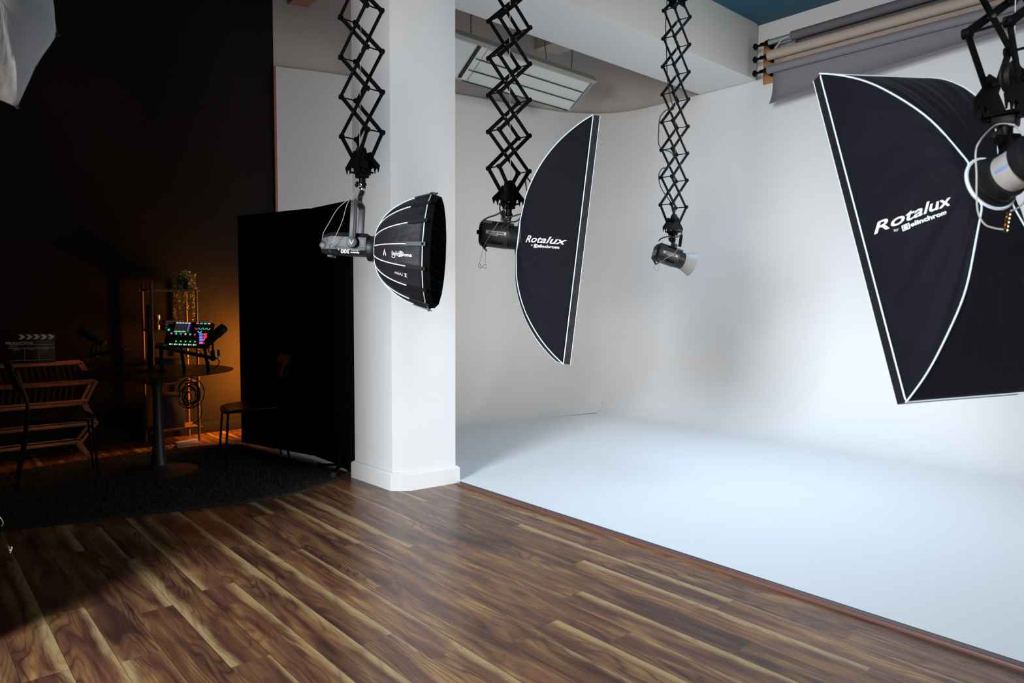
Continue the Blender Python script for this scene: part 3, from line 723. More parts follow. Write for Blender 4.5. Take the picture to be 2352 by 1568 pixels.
# ------------------------------------------------------------------ parabolic dome on the first lamp
def dome():
    ax = camdir(1.0, -0.055, -0.035); u = cam_up(ax); x = u.cross(ax); R = Matrix((x, u, ax)).transposed()
    O = atd(868, 572, 3.33); RR = 0.272; D = 0.262; r0 = 0.062; th = 1.22; NR = 16
    t = thing('dome_softbox', 'black sixteen-sided dome softbox with white piping, in front of the white pillar', 'softbox', O, R=R)
    def prof(v):
        return r0 + (RR - r0) * math.sin(v * th) / math.sin(th), D * (1 - math.cos(v * th)) / (1 - math.cos(th)) 
    def S(phi, v, lift=0.0):
        r, z = prof(v); k = phi / (2 * PI / NR); fr = k - math.floor(k); c = math.cos(PI / NR) / math.cos((fr - 0.5) * 2 * PI / NR)
        c = 1 * (1 - 0.0) * (c * 0.6 + 0.4 * c * c); c = c if v > 0.03 else 1
        return O + R @ V(((r * c + lift) * math.cos(phi), (r * c + lift) * math.sin(phi), z - lift * 0.4))
    mb = MB(); n = NR * 6; nv = 16; vs = []
    for i in range(n):
        for j in range(nv + 1):
            phi = 2 * PI * i / n; v = j / nv; wr = 0.0015 * math.sin(i * 2.7 + j * 0.7) * math.sin(PI * v)
            vs.append(S(phi, v, wr))
    fs = [(i * (nv + 1) + j, ((i + 1) % n) * (nv + 1) + j, ((i + 1) % n) * (nv + 1) + j + 1, i * (nv + 1) + j + 1) for i in range(n) for j in range(nv)]
    mb.add(vs, fs); shell = mb.build('fabric_shell', M_FABRIC2, t, sharp=25, solid=0.0015)
    # front skirt and grid cloth
    sk = MB(); r1 = RR; m = NR
    pts = lambda r, z: [O + R @ V((r * math.cos(2 * PI * i / m), r * math.sin(2 * PI * i / m), z)) for i in range(m)]
    sk.add(pts(r1, D) + pts(r1 * 0.965, D + 0.030) + pts(r1 * 0.93, D + 0.026), [(a * m + i, a * m + (i + 1) % m, (a + 1) * m + (i + 1) % m, (a + 1) * m + i) for a in range(2) for i in range(m)], False)
    sk.build('front_skirt', M_VELVET, t)
    gr = MB()
    for k in range(-5, 6):
        a = k * 0.045; half = math.sqrt(max(0.0, (r1 * 0.93) ** 2 - a * a))
        gr.box(O + R @ V((a, 0, D + 0.010)), (0.002, 2 * half, 0.03), R); gr.box(O + R @ V((0, a, D + 0.010)), (2 * half, 0.002, 0.03), R)
    gr.build('egg_crate_grid', M_VELVET, t)
    MB().lathe([(0, 0), (r1 * 0.93, 0), (r1 * 0.93, 0.002), (0, 0.002)], O + R @ V((0, 0, D - 0.012)), V(R.col[2]), 32).build('diffuser', mat('black_grid_cloth', (0.02, 0.02, 0.02), 0.9), t)  # near-black cloth seen through the grid
    for i in range(NR):
        phi = 2 * PI * i / NR
        MB().tube([S(phi + 1e-5, 0.02 + 0.81 * j / 16, 0.002) for j in range(17)], 0.0026, 6).build('rib_piping', M_PIPING, t)
        tb = MB(); a, b = S(phi + 1e-5, 0.82, 0.004), S(phi + 1e-5, 1.03, 0.006); rad = (R @ V((math.cos(phi), math.sin(phi), 0)))
        tb.bar(a, b, 0.017, 0.005, rad); tb.build('rib_tab', M_BLACKP, t)
        MB().ball(S(phi + 1e-5, 1.0, 0.004), 0.008, 8).build('rib_cap', M_BLACKP, t)
    MB().tube([S(2 * PI * i / 96, 0.995, 0.0022) for i in range(96)], 0.0024, 6, closed=True).build('rim_piping', M_PIPING, t)
    MB().tube([S(2 * PI * i / 48, 0.02, 0.003) for i in range(48)], 0.003, 6, closed=True).build('neck_piping', M_PIPING, t)
    MB().lathe([(0.05, -0.012), (0.066, -0.006), (0.066, 0.01), (0.05, 0.014)], O, V(R.col[2]), 32).build('speed_ring', M_BLACKP, t)
    # print: choose the panel that faces the camera
    def pr(vs, fs, phi0, v0, m_, name_, sc=1.0):
        mb = MB(); out = []
        for tx, ty in vs:
            v = v0 + tx * sc / (D * 1.42); r, z = prof(v)
            out.append(S(phi0 + SG * ty * sc / r, v, 0.0028))
        mb.add(out, fs, False); mb.build(name_, m_, shell)
    toc = (R.inverted() @ (EYE - O)); ph = math.atan2(toc.y, toc.x); SG = 1 if (R @ V((-math.sin(ph), math.cos(ph), 0))).z > 0 else -1
    step = 2 * PI / NR; base = math.floor(ph / step) * step + step / 2
    pa = base + (0 if SG > 0 else 0)
    # strokes in metres
    s_ = 0.001
    def st(L_): return [[(a * s_, b * s_) for a, b in q] for q in L_]
    logoW = st([[(-2, -12), (5, 12)], [(5, 12), (6, 12)]]); logoR = st([[(4, 12), (12, -12)]])
    vs, fs = stroke_mesh(logoW, 0.005); 
    pr(vs, fs, pa + SG * 0.01, 0.50, M_INK, 'emblem_light_half')
    vs, fs = stroke_mesh(st([[(5, 12), (9, 1)]]), 0.006); pr(vs, fs, pa + SG * 0.01, 0.50, M_REDINK, 'emblem_red_half')
    vs, fs = stroke_mesh(st([[(9, 1), (13, -12)]]), 0.005); pr(vs, fs, pa + SG * 0.01, 0.50, M_INK, 'emblem_light_leg')
    L_ = [[(0, 10), (0, -5), (2, -6)], [(5, 3), (5, -5)], [(5, 7), (5, 6)], [(13, 3), (9, 3), (8, -1), (10, -4), (13, -3), (13, 3), (13, -11), (10, -14), (2, -13), (-1, -10)],
          [(17, 10), (17, -5)], [(17, 0), (20, 3), (22, 1), (22, -5)], [(26, 9), (26, -3), (28, -5)], [(23, 3), (30, 3)],
          [(32, 12), (31, -7)], [(32, 12), (40, 10), (45, 4), (45, -2), (40, -6), (27, -8)], [(33, 8), (39, 6)], [(33, 4), (41, 2)], [(33, 0), (42, -1)], [(33, -4), (41, -4)],
          [(51, 2), (48, 0), (48, -3), (51, -5), (54, -3), (54, 0), (51, 2)], [(57, 2), (57, -5)], [(57, 0), (59, 2), (61, 0), (61, -5)], [(61, 0), (63, 2), (65, 0), (65, -5)], [(68, -1), (73, 0), (72, 2), (69, 2), (67, -1), (69, -5), (73, -4)]]
    vs, fs = stroke_mesh(st(L_), 0.0020); vs = [(a - 0.030, b) for a, b in vs]
    pr(vs, fs, pa, 0.74, M_INK, 'dome_lettering', 1.25)
    L_ = [[(0, -5), (1, 3), (3, 5), (6, 3), (7, -5)], [(7, 3), (9, 5), (12, 3), (13, -5)], [(18, 4), (18, -5)], [(18, 10), (18, 8)], [(23, -5), (24, 3), (27, 6), (31, -5)], [(36, 4), (36, -5)], [(36, 10), (36, 8)],
          [(45, 9), (57, 9)], [(45, -7), (57, -7)], [(49, 9), (49, -7)], [(53, 9), (53, -7)]]
    vs, fs = stroke_mesh(st(L_), 0.0019); vs = [(a - 0.028, b) for a, b in vs]
    pr(vs, fs, pa - SG * step, 0.75, M_INK, 'model_lettering', 1.0)
    return O, ax
DO, DAX = dome()

# ------------------------------------------------------------------ lamp heads
def flat_text(txt, size, o, xd, yd, name, m_, par, sx=1.0, shear=0, bold=0.0, th=0.0012):
    vs, fs = text_mesh(txt, size, shear, sx, bold); xd = V(xd).normalized(); yd = V(yd).normalized()
    mb = MB(); mb.add([V(o) + xd * a + yd * b for a, b in vs], fs, False)
    return mb.build(name, m_, par)

def lamp_long():
    """long fixture hung upside down from a tall yoke, carrying the dome"""
    ax = DAX; u = cam_up(ax); n = u.cross(ax)            # n: sideways; -n or n faces the viewer
    tov = (EYE - DO); n = n if n.dot(tov) > 0 else -n
    F = lambda a, b, c=0: DO + ax * a + u * b + n * c   # a along (negative = rear), b up, c toward viewer
    t = thing('long_studio_lamp', 'dark grey studio lamp in a tall yoke, carrying the black dome softbox', 'studio lamp', F(-0.12, 0.03))
    hw = 0.058; C = 0.022
    def sect(a, k, dz=0.0):
        P = [(-0.052, -hw + C), (-0.052 + C, -hw), (0.052 - C, -hw), (0.052, -hw + C), (0.052, hw - C), (0.052 - C, hw), (-0.052 + C, hw), (-0.052, hw - C)]
        return [F(a, b * k + 0.014 + dz, c * k) for b, c in P]
    bd = MB(); secs = [sect(-0.262, 0.72, -0.008), sect(-0.250, 0.86, -0.006), sect(-0.212, 1.0), sect(-0.046, 1.0), sect(-0.040, 0.93)]
    vs = sum(secs, []); fs = [(i * 8 + k, i * 8 + (k + 1) % 8, (i + 1) * 8 + (k + 1) % 8, (i + 1) * 8 + k) for i in range(4) for k in range(8)] + [tuple(range(7, -1, -1)), tuple(range(32, 40))]
    bd.add(vs, fs, True); bd.build('housing', M_DKGREY, t, sharp=20)
    sp_ = MB(); sp_.box(F(-0.125, 0.022, hw + 0.0005), (0.15, 0.022, 0.002), Matrix((ax, u, n)).transposed()); sp_.build('ribbed_panel', M_MIDGREY, t)
    rb = MB()
    for i in range(38): rb.bar(F(-0.205 + i * 0.0042, -0.012, hw + 0.001), F(-0.199 + i * 0.0042, 0.000, hw + 0.001), 0.0014, 0.0015, n)
    rb.build('vent_slots', M_MIDGREY, t)
    co = MB(); co.lathe([(0.040, -0.048), (0.058, -0.044), (0.061, -0.034), (0.061, -0.010), (0.056, -0.002)], DO + u * 0.0, ax, 40); co.build('front_collar', M_BLACKP, t)
    MB().lathe([(0.020, 0), (0.020, 0.010), (0.015, 0.012), (0.0, 0.012)], F(-0.248, 0.0, hw * 0.72), n, 6).build('corner_bolt', M_MIDGREY, t)
    ft = MB(); ft.box(F(-0.215, -0.048, 0.02), (0.03, 0.012, 0.05), Matrix((ax, u, n)).transposed(), bev=0.003); ft.build('foot_clip', M_DKGREY, t)
    # yoke
    pvx = -0.106; top = 0.208
    for s_ in (1, -1):
        yk = MB(); R3 = Matrix((ax, u, n)).transposed()
        yk.box(F(pvx, top / 2 + 0.016, s_ * 0.073), (0.032, top - 0.02, 0.008), R3, bev=0.003)
        yk.box(F(pvx, top / 2 + 0.02, s_ * 0.0775), (0.010, top - 0.04, 0.003), R3, bev=0.001)
        yo = yk.build('yoke_arm', M_MIDGREY, t)
        kb = MB(); kb.lathe([(0.0, 0.0), (0.026, 0), (0.027, 0.008), (0.024, 0.016), (0.012, 0.018), (0.0, 0.018)], F(pvx, 0.018, s_ * 0.066), n * s_, 28); kb.build('pivot_knob', M_DKGREY, yo)
    ch = MB(); b0 = F(pvx, 0.018, 0.085)
    ch.bar(b0 + ax * -0.009 + u * -0.010, b0 + u * 0.010 * -1 + u * 0.0, 0.003, 0.001, n)
    e = MB(); e.bar(b0 - ax * 0.010 + u * 0.010, b0 - u * 0.012, 0.0035, 0.0012, n); e.bar(b0 + ax * 0.010 + u * 0.010, b0 - u * 0.012, 0.0035, 0.0012, n); e.build('knob_mark', M_LABEL, t)
    yt = MB(); arc = []
    for i in range(9):
        a = PI * i / 8; arc.append(F(pvx, top - 0.012 + 0.022 * math.sin(a), 0.073 * math.cos(a)))
    for p, q in zip(arc[:-1], arc[1:]): yt.bar(p, q, 0.032, 0.008, (q - p).cross(ax))
    yt.build('yoke_top', M_MIDGREY, t)
    tp = F(pvx, top + 0.010, 0)
    st_ = MB(); st_.cyl(tp, S1 + V((0, 0, 0.002)), 0.012); st_.lathe([(0.012, 0), (0.018, 0.002), (0.018, 0.014), (0.012, 0.016)], tp, (0, 0, 1), 20); st_.build('mounting_stud', M_DKGREY, t)
    # lettering is upside down because the lamp hangs inverted
    flat_text('300', 0.026, F(-0.140, -0.024, hw + 0.0012), -ax, -u, 'number_print', M_INK, t, 1.1, bold=0.0006)
    flat_text('x', 0.014, F(-0.172, -0.019, hw + 0.0012), -ax, -u, 'suffix_print', M_INK, t)
    flat_text('Aputure', 0.0125, F(-0.094, -0.029, hw + 0.0012), -ax, -u, 'maker_print', M_INK, t, bold=0.0003)
    flat_text('LIGHT STORM', 0.006, F(-0.094, -0.018, hw + 0.0012), -ax, -u, 'series_print', M_INK, t)
    # safety wires
    W_ = lambda x, y, d: atd(x, y, d)
    wr = MB(); wr.tube(smooth_pts([W_(826, 427, 3.30), W_(812, 450, 3.26), W_(800, 458, 3.25), W_(775, 480, 3.24), W_(757, 510, 3.24), W_(743, 535, 3.25), W_(741, 552, 3.26)], 6), 0.0016, 6)
    wr.tube(smooth_pts([W_(824, 428, 3.30), W_(812, 445, 3.27), W_(797, 470, 3.25), W_(786, 508, 3.24), W_(768, 548, 3.24), W_(760, 562, 3.25)], 6), 0.0016, 6)
    wr.tube(smooth_pts([W_(830, 427, 3.32), W_(838, 435, 3.34), W_(838, 446, 3.34), W_(828, 453, 3.32), W_(812, 456, 3.27)], 6), 0.0011, 6)
    wr.build('safety_wire', M_WIRE, t)
    cl = MB(); cl.tube(smooth_pts([W_(763, 559, 3.24), W_(757, 564, 3.24), W_(759, 571, 3.24), W_(756, 576, 3.24), W_(760, 579, 3.24)], 5), 0.0018, 6)
    cl.tube([W_(827 + 3.2 * math.cos(a), 425 + 3.2 * math.sin(a), 3.30) for a in [2 * PI * i / 12 for i in range(12)]], 0.0016, 6, closed=True); cl.build('carabiner', M_STEEL, t)
lamp_long()

def flash_head(O, ax, L_, rad, label, spig, name='flash_head', front=True, S_=None, reflector=False, cam_u=True):
    ax = V(ax).normalized(); u = cam_up(ax); n = u.cross(ax); n = n if n.dot(EYE - O) > 0 else -n
    F = lambda a, b, c=0: V(O) + ax * a + u * b + n * c
    R3 = Matrix((ax, u, n)).transposed()
    t = thing(name, label, 'flash head', F(-L_ / 2, 0))
    hb = rad * 0.98; hh = rad
    pr = []
    for i in range(24):
        a = 2 * PI * i / 24; c, s_ = math.cos(a), math.sin(a); k = (abs(c) ** 3.4 + abs(s_) ** 3.4) ** (-1 / 3.4); pr.append((hb * k * c, hh * k * s_))
    bd = MB(); sec = [(-L_, 0.90), (-L_ + 0.006, 0.98), (-0.06, 1.0), (-0.05, 0.99)]
    vs = [F(a, c * k, b * k) for a, k in sec for b, c in pr]; m = 24
    fs = [(i * m + k, i * m + (k + 1) % m, (i + 1) * m + (k + 1) % m, (i + 1) * m + k) for i in range(3) for k in range(m)] + [tuple(range(m - 1, -1, -1)), tuple(range(3 * m, 4 * m))]
    bd.add(vs, fs); bd.build('housing', M_DKGREY, t, sharp=30)
    MB().lathe([(rad * 0.6, -0.055), (rad * 0.98, -0.052), (rad * 1.0, -0.035), (rad * 0.97, -0.02), (rad * 0.97, 0.0), (rad * 0.8, 0.004)], O, ax, 36).build('bayonet_collar', M_BLACKP, t)
    tpv = MB(); tpv.box(F(-L_ * 0.55, hh * 0.93, 0), (L_ * 0.84, hh * 0.26, hb * 1.5), R3, bev=0.004); tpv.build('top_cover', M_BLACKP, t)
    vt = MB()
    for i in range(7): vt.box(F(-L_ * 0.38 - i * 0.009, -hh * 0.72, hb * 0.88), (0.004, 0.016, 0.006), R3)
    for i in range(6): vt.box(F(-L_ * 0.42 - i * 0.011, hh * 0.86, hb * 0.80), (0.005, 0.018, 0.006), R3)
    vt.build('vent_slots', M_VELVET, t)
    lb = MB(); lb.box(F(-L_ * 0.56, 0.002, hb + 0.0012), (L_ * 0.66, hh * 0.52, 0.0015), R3); lbo = lb.build('label_plate', M_MIDGREY, t)
    l2 = MB(); l2.box(F(-L_ * 0.58, hh * 0.06, hb + 0.0025), (L_ * 0.54, hh * 0.26, 0.001), R3); l2.build('name_plate', M_LABEL, lbo)
    flat_text('Style RX600', hh * 0.24, F(-L_ * 0.58, hh * 0.06, hb + 0.0038), -ax, -u, 'model_print', M_BLACKP, lbo, 1.1, bold=0.0006)
    flat_text('elinchrom', hh * 0.13, F(-L_ * 0.62, -hh * 0.16, hb + 0.0028), -ax, -u, 'maker_print', M_INK, lbo, 1.1)
    hd = MB(); hd.tube([F(-L_ + 0.005, -hh * 0.7, hb * 0.6), F(-L_ + 0.03, -hh * 1.22, hb * 0.6), F(-L_ + 0.04, -hh * 1.25, -hb * 0.6), F(-L_ + 0.005, -hh * 0.7, -hb * 0.6)], 0.006, 8)
    hd.bar(F(-L_ + 0.01, -hh * 0.6, hb * 0.7), F(-L_ + 0.036, -hh * 1.2, hb * 0.7), 0.02, 0.006, n); hd.build('carry_handle', M_BLACKP, t)
    # rear control panel
    rp = MB(); rp.box(F(-L_ - 0.002, 0, 0), (0.004, hh * 1.5, hb * 1.5), R3, bev=0.001); cpo = rp.build('control_panel', M_BLACKP, t)
    for i in range(3):
        for j in range(3): MB().box(F(-L_ - 0.0055, -hh * 0.1 - hh * 0.22 * j + 0.01, -hb * 0.35 + hb * 0.32 * i), (0.004, hh * 0.15, hb * 0.22), R3, bev=0.001).build('button', M_LABEL, cpo)
    MB().box(F(-L_ - 0.0055, -hh * 0.18, hb * 0.52), (0.003, hh * 0.28, hb * 0.28), R3).build('display', mat('green_display', (0.01, 0.07, 0.05), 0.2), cpo)
    MB().box(F(-L_ - 0.0055, hh * 0.45, -hb * 0.2), (0.003, hh * 0.12, hb * 0.2), R3).build('power_switch', mat('red_switch', (0.5, 0.02, 0.03), 0.4), cpo)
    # tilt bracket and lever
    k = F(-L_ * 0.42, hh * 1.05, 0); kb = MB()
    top = V(spig)
    mid = V((top.x, top.y, max(k.z + 0.03, top.z - 0.03)))
    kb.box(k + u * 0.012, (0.035, 0.035, 0.045), R3, bev=0.003); kb.bar(k + u * 0.02, mid, 0.030, 0.03, n); kb.cyl(mid - V((0, 0, 0.005)), top + V((0, 0, 0.003)), 0.013)
    kb.build('tilt_bracket', M_MIDGREY, t)
    lv = MB(); p0 = k + u * 0.02 + n * 0.024; lv.cyl(p0 - n * 0.01, p0 + n * 0.006, 0.010); lv.bar(p0, p0 + ax * 0.022 - u * 0.060, 0.011, 0.006, n); lv.build('tilt_lever', M_DKGREY, t)
    if reflector:
        rf = MB(); rf.lathe([(rad * 0.92, 0.0), (rad * 0.98, 0.004), (rad * 1.12, 0.03), (rad * 1.38, 0.072), (rad * 1.42, 0.075), (rad * 1.36, 0.073), (rad * 1.08, 0.03), (rad * 0.90, 0.004)], O, ax, 40)
        o = rf.build('reflector', M_SILVREF, t); tag(o, 'pale frosted bowl reflector')
    return t, F

H2, F2 = flash_head(O2 + ax2 * -0.004, ax2, 0.198, 0.064, 'dark flash head behind the tall narrow softbox', S2, name='flash_head')
cb = MB(); A = lambda x, y, d=3.68: atd(x, y, d)
cb.tube(smooth_pts([A(1102, 532), A(1102, 522), A(1106, 510), A(1120, 500), A(1140, 493), A(1157, 482), A(1163, 470)], 6), 0.0042, 8)
cb.tube(smooth_pts([A(1151, 462, 3.7), A(1148, 478), A(1152, 495), A(1160, 508), A(1166, 500), A(1180, 496), A(1197, 491)], 6), 0.004, 8)
cb.tube(smooth_pts([A(1205, 405, 3.75), A(1208, 425, 3.75), A(1211, 455, 3.75), A(1206, 478, 3.75), A(1196, 498, 3.72), A(1186, 508, 3.7), A(1172, 510, 3.68), A(1158, 516, 3.66), A(1149, 528, 3.66)], 6), 0.0038, 8)
cb.tube(smooth_pts([A(1206, 404, 3.76), A(1215, 413, 3.76), A(1223, 428, 3.78), A(1226, 446, 3.8)], 6), 0.004, 8)
single('power_cable', cb, M_RUBBER, 'black power cable looping around the flash head of the narrow softbox', 'cable', 'lamp cables')
pg = MB(); pg.box(A(1102, 533), (0.028, 0.022, 0.022), bev=0.003); pg.build('power_plug', M_BLACKP, H2)
sw = MB(); sw.tube(smooth_pts([A(1150, 503, 3.66), A(1133, 528, 3.62), A(1113, 562, 3.6), A(1105, 590, 3.62), A(1101, 606, 3.63)], 6), 0.0009, 5)
sw.tube(smooth_pts([A(1116, 575, 3.62), A(1115, 590, 3.63), A(1115, 603, 3.63)], 4), 0.0009, 5)
sw.build('safety_wire', M_WIRE, H2)
cr = MB(); cr.tube([A(1114 + 4.5 * math.cos(a), 612 + 4.5 * math.sin(a), 3.63) for a in [2 * PI * i / 14 for i in range(14)]], 0.0012, 5, closed=True)
cr.tube(smooth_pts([A(1109, 612, 3.63), A(1103, 615, 3.63), A(1099, 609, 3.63), A(1102, 605, 3.63), A(1105, 611, 3.63)], 4), 0.0016, 5); cr.build('carabiner', M_STEEL, H2)

# third lamp: head with bowl reflector, tilted down
ax3 = camdir(0.93, -0.285, 0.20); O3 = atd(1566, 599, 4.9)
H3, F3 = flash_head(O3, ax3, 0.205, 0.060, 'dark flash head with a pale bowl reflector, farthest lamp by the white wall', S3, name='flash_head', reflector=True)
A3 = lambda x, y, d=4.85: atd(x, y, d)
c3 = MB(); c3.tube(smooth_pts([A3(1513, 553), A3(1520, 547), A3(1535, 543), A3(1549, 545), A3(1560, 542), A3(1566, 537), A3(1563, 531), A3(1550, 528)], 6), 0.0045, 8)
c3.tube(smooth_pts([A3(1532, 0, 4.9), A3(1529, 60), A3(1531, 120), A3(1533, 180), A3(1540, 225), A3(1547, 250), A3(1530, 253), A3(1516, 270), A3(1513, 300), A3(1513, 330), A3(1522, 343), A3(1540, 349), A3(1548, 365), A3(1535, 383), A3(1520, 388), A3(1513, 405), A3(1518, 430), A3(1532, 452), A3(1545, 470)], 6), 0.0036, 8)
single('hanging_power_cable', c3, M_RUBBER, 'thin black cable looping down the farthest pantograph', 'cable', 'lamp cables')
w3 = MB(); w3.tube(smooth_pts([A3(1557, 572, 4.8), A3(1545, 585, 4.75), A3(1527, 594, 4.72), A3(1522, 600, 4.72), A3(1508, 605, 4.75)], 5), 0.0012, 5)
w3.tube(smooth_pts([A3(1518, 598, 4.74), A3(1514, 610, 4.76), A3(1511, 621, 4.78), A3(1507, 621, 4.78), A3(1502, 612, 4.78), A3(1506, 606, 4.76)], 5), 0.0014, 5)
w3.build('safety_wire', M_WIRE, H3)
ck = MB(); ck.cyl(F3(-0.06, -0.02, -0.02), F3(-0.06, 0.0, -0.02), 0.004); p = F3(-0.10, 0.08, -0.05)
ck.bar(atd(1565, 540, 4.95), atd(1561, 566, 4.93), 0.02, 0.012, FWD); ck.build('clamp_arm', M_BLACK, H3)

# near lamp behind the big softbox
def near_lamp():
    ax = V(R4.col[2]); u = V((0, 0, 1)) - ax * ax.z; u.normalize(); n = u.cross(ax)
    F = lambda a, b, c=0: O4 + ax * a + u * b + n * c
    t = thing('monobloc_lamp', 'cream and black studio lamp at the right edge, fixed to the big softbox', 'studio lamp', F(-0.1, 0))
    MB().lathe([(0.045, 0.0), (0.055, -0.004), (0.055, -0.010), (0.045, -0.014)][::-1], O4 - ax * 0.012, ax, 40).build('mount_flange', M_BLACKP, t)
    MB().lathe([(0.0, -0.098), (0.044, -0.098), (0.044, -0.03), (0.047, -0.026), (0.050, -0.012), (0.0, -0.012)], O4, ax, 40).build('body', M_CREAM, t)
    MB().lathe([(0.045, -0.045), (0.0525, -0.042), (0.0525, -0.018), (0.045, -0.015)], O4, ax, 40).build('front_collar', M_BLACKP, t)
    MB().lathe([(0.0, -0.128), (0.043, -0.128), (0.052, -0.123), (0.054, -0.111), (0.052, -0.094), (0.044, -0.090)], O4, ax, 40).build('rear_cap', M_BLACKP, t)
    MB().lathe([(0.0, -0.130), (0.041, -0.130), (0.041, -0.126), (0.0, -0.126)], O4, ax, 36).build('rear_plate', M_CREAM, t)
    for b, c, r in ((0.024, 0.018, 0.0065), (0.030, 0.0, 0.004), (0.006, -0.004, 0.017), (0.024, -0.018, 0.006), (-0.024, 0.014, 0.006)):
        MB().cyl(F(-0.128, b, c), F(-0.135, b, c), r, n=20).build('control_knob', M_BLACKP, t)
    # blue stripe wrapped on the side facing the viewer
    tov = (EYE - O4); th0 = math.atan2(tov.dot(u), tov.dot(n))
    for (a0, a1, m_, nm) in ((0.04, 0.17, mat('blue_violet_stripe', (0.22, 0.26, 0.50), 0.5), 'name_stripe'), (0.17, 0.22, mat('teal_stripe', (0.12, 0.42, 0.36), 0.5), 'teal_stripe')):
        sm = MB(); vs = []
        for i in range(9):
            for k in (0, 1):
                a = th0 + 0.25 + a0 + (a1 - a0) * i / 8; vs.append(F(-0.052 - 0.036 * k, 0.0446 * math.sin(a), 0.0446 * math.cos(a)))
        sm.add(vs, [(2 * i, 2 * i + 1, 2 * i + 3, 2 * i + 2) for i in range(8)]); sm.build(nm, m_, t)
    k0 = F(-0.070, 0.048, 0); tp = V(S4)
    ar = MB(); md = V((tp.x, tp.y, max(k0.z + 0.02, tp.z - 0.03)))
    ar.box(k0 + u * 0.008, (0.04, 0.04, 0.03), Matrix((ax, u, n)).transposed(), bev=0.004); ar.bar(k0 + u * 0.01, md, 0.03, 0.028, n); ar.cyl(md - V((0, 0, .004)), tp + V((0, 0, 0.002)), 0.014); ar.cyl(k0 + u * 0.02 - n * 0.03, k0 + u * 0.02 + n * 0.03, 0.012)
    ar.build('tilt_bracket', M_BLACK, t)
    G = lambda x, y, d=1.45: atd(x, y, d)
    w = MB(); w.tube(smooth_pts([G(2330, 286, 1.6), G(2300, 284, 1.6), G(2280, 292, 1.58), G(2252, 322), G(2241, 350), G(2243, 400), G(2243, 450), G(2247, 490), G(2262, 515), G(2285, 524), G(2306, 527)], 6), 0.0018, 6)
    w.tube(smooth_pts([G(2318, 286, 1.6), G(2335, 292, 1.6), G(2350, 320, 1.6), G(2362, 380, 1.6), G(2358, 450, 1.5), G(2340, 476, 1.46), G(2322, 484)], 6), 0.0018, 6)
    w.build('safety_wire', M_WIRE, t)
    c = MB()
    for i in range(5): c.tube([G(2310 + i * 1.6 + 4 * math.cos(a), 528 - i * 9 + 6 * math.sin(a), 1.44 + 0.004 * (i % 2)) for a in [2 * PI * q / 10 for q in range(10)]], 0.0014, 5, closed=True)
    c.build('safety_chain', M_BRASS, t)
near_lamp()

# ------------------------------------------------------------------ white fabric softbox top left
def white_box():
    px = [(131, 80), (40, 247), (-60, 226), (-230, 130), (-250, -80), (-150, -230), (40, -230), (124, -110)]
    pn = V((0.30, -0.95, 0.0)).normalized(); pc = V((0.40, 2.62, 2.1))
    P = [EYE + ray(x, y) * ((pc - EYE).dot(pn) / ray(x, y).dot(pn)) for x, y in px]; c = sum(P, V((0, 0, 0))) / 8
    t = thing('white_fabric_softbox', 'white cloth softbox hanging in the top left corner against black', 'softbox', c)
    n = pn
    mb = MB(); vs = []; fs = []; rings = 10; seg = 8 * 6
    def edge(k):
        i = int(k // 6); f = (k % 6) / 6; a, b = P[i], P[(i + 1) % 8]; q = a.lerp(b, f)
        return q + (c - q) * (0.045 * math.sin(PI * f))
    for r in range(rings + 1):
        rr = r / rings
        for k in range(seg):
            e = edge(k); f = (k % 6) / 6
            vs.append(c.lerp(e, rr) + n * (0.09 * (1 - rr ** 2.2) + 0.004 * math.cos(2 * PI * f * 2 + r) * rr))
    fs = [(r * seg + k, r * seg + (k + 1) % seg, (r + 1) * seg + (k + 1) % seg, (r + 1) * seg + k) for r in range(rings) for k in range(seg)]
    mb.add(vs, fs); mb.build('front_cloth', M_UMBR, t, solid=0.001)
    bk = MB(); vs = []
    for r in range(9):
        rr = 1 - r / 8 * 0.85
        for k in range(seg): vs.append(c.lerp(edge(k), rr) - n * (0.26 * math.sin(r / 8 * PI / 2)))
    bk.add(vs, [(r * seg + k, r * seg + (k + 1) % seg, (r + 1) * seg + (k + 1) % seg, (r + 1) * seg + k) for r in range(8) for k in range(seg)])
    bk.build('back_cloth', M_UMBR, t, solid=0.001)
    for i in (0, 1):
        MB().ball(P[i], 0.006, 8).build('rib_cap', M_DKGREY, t)
    rg = c - n * 0.26
    MB().cyl(rg, rg - n * 0.16, 0.05).build('lamp_housing', M_DKGREY, t)
    q = rg - n * 0.08
    MB().cyl(q, V((q.x, q.y, 4.075)), 0.012).build('suspension_rod', M_BLACK, t)
white_box()
# a hanging ring and clip glinting in the dark at the left edge
t = thing('hanging_safety_clip', 'small steel ring and clip glinting in the dark at the left edge', 'safety clip', atd(10, 1230, 2.0))
G = lambda x, y: atd(x, y, 2.0)
MB().tube(smooth_pts([G(-12, 1183), G(-2, 1186), G(5, 1194), G(7, 1202), G(4, 1208)], 5), 0.0010, 6).build('wire_loop', M_STEEL, t)
m_ = MB(); m_.tube(smooth_pts([G(19, 1253), G(22, 1258), G(24, 1264), G(27, 1261), G(28, 1256), G(25, 1256)], 4), 0.0007, 5); m_.tube([G(21, 1263), G(27, 1262), G(23, 1270)], 0.0007, 5); m_.build('clip', M_STEEL, t)
MB().tube(smooth_pts([G(-12, 1183), V((G(-30, 1100).x, G(-30, 1100).y, 1.6)), V((G(-20, 900).x, G(-20, 900).y, 2.6)), V((G(-20, 900).x, G(-20, 900).y, 4.07))], 5), 0.0015, 5).build('cord', M_VELVET, t)
MB().tube([G(4, 1208), G(12, 1235), G(19, 1253)], 0.0003, 5).build('thread', M_VELVET, t)

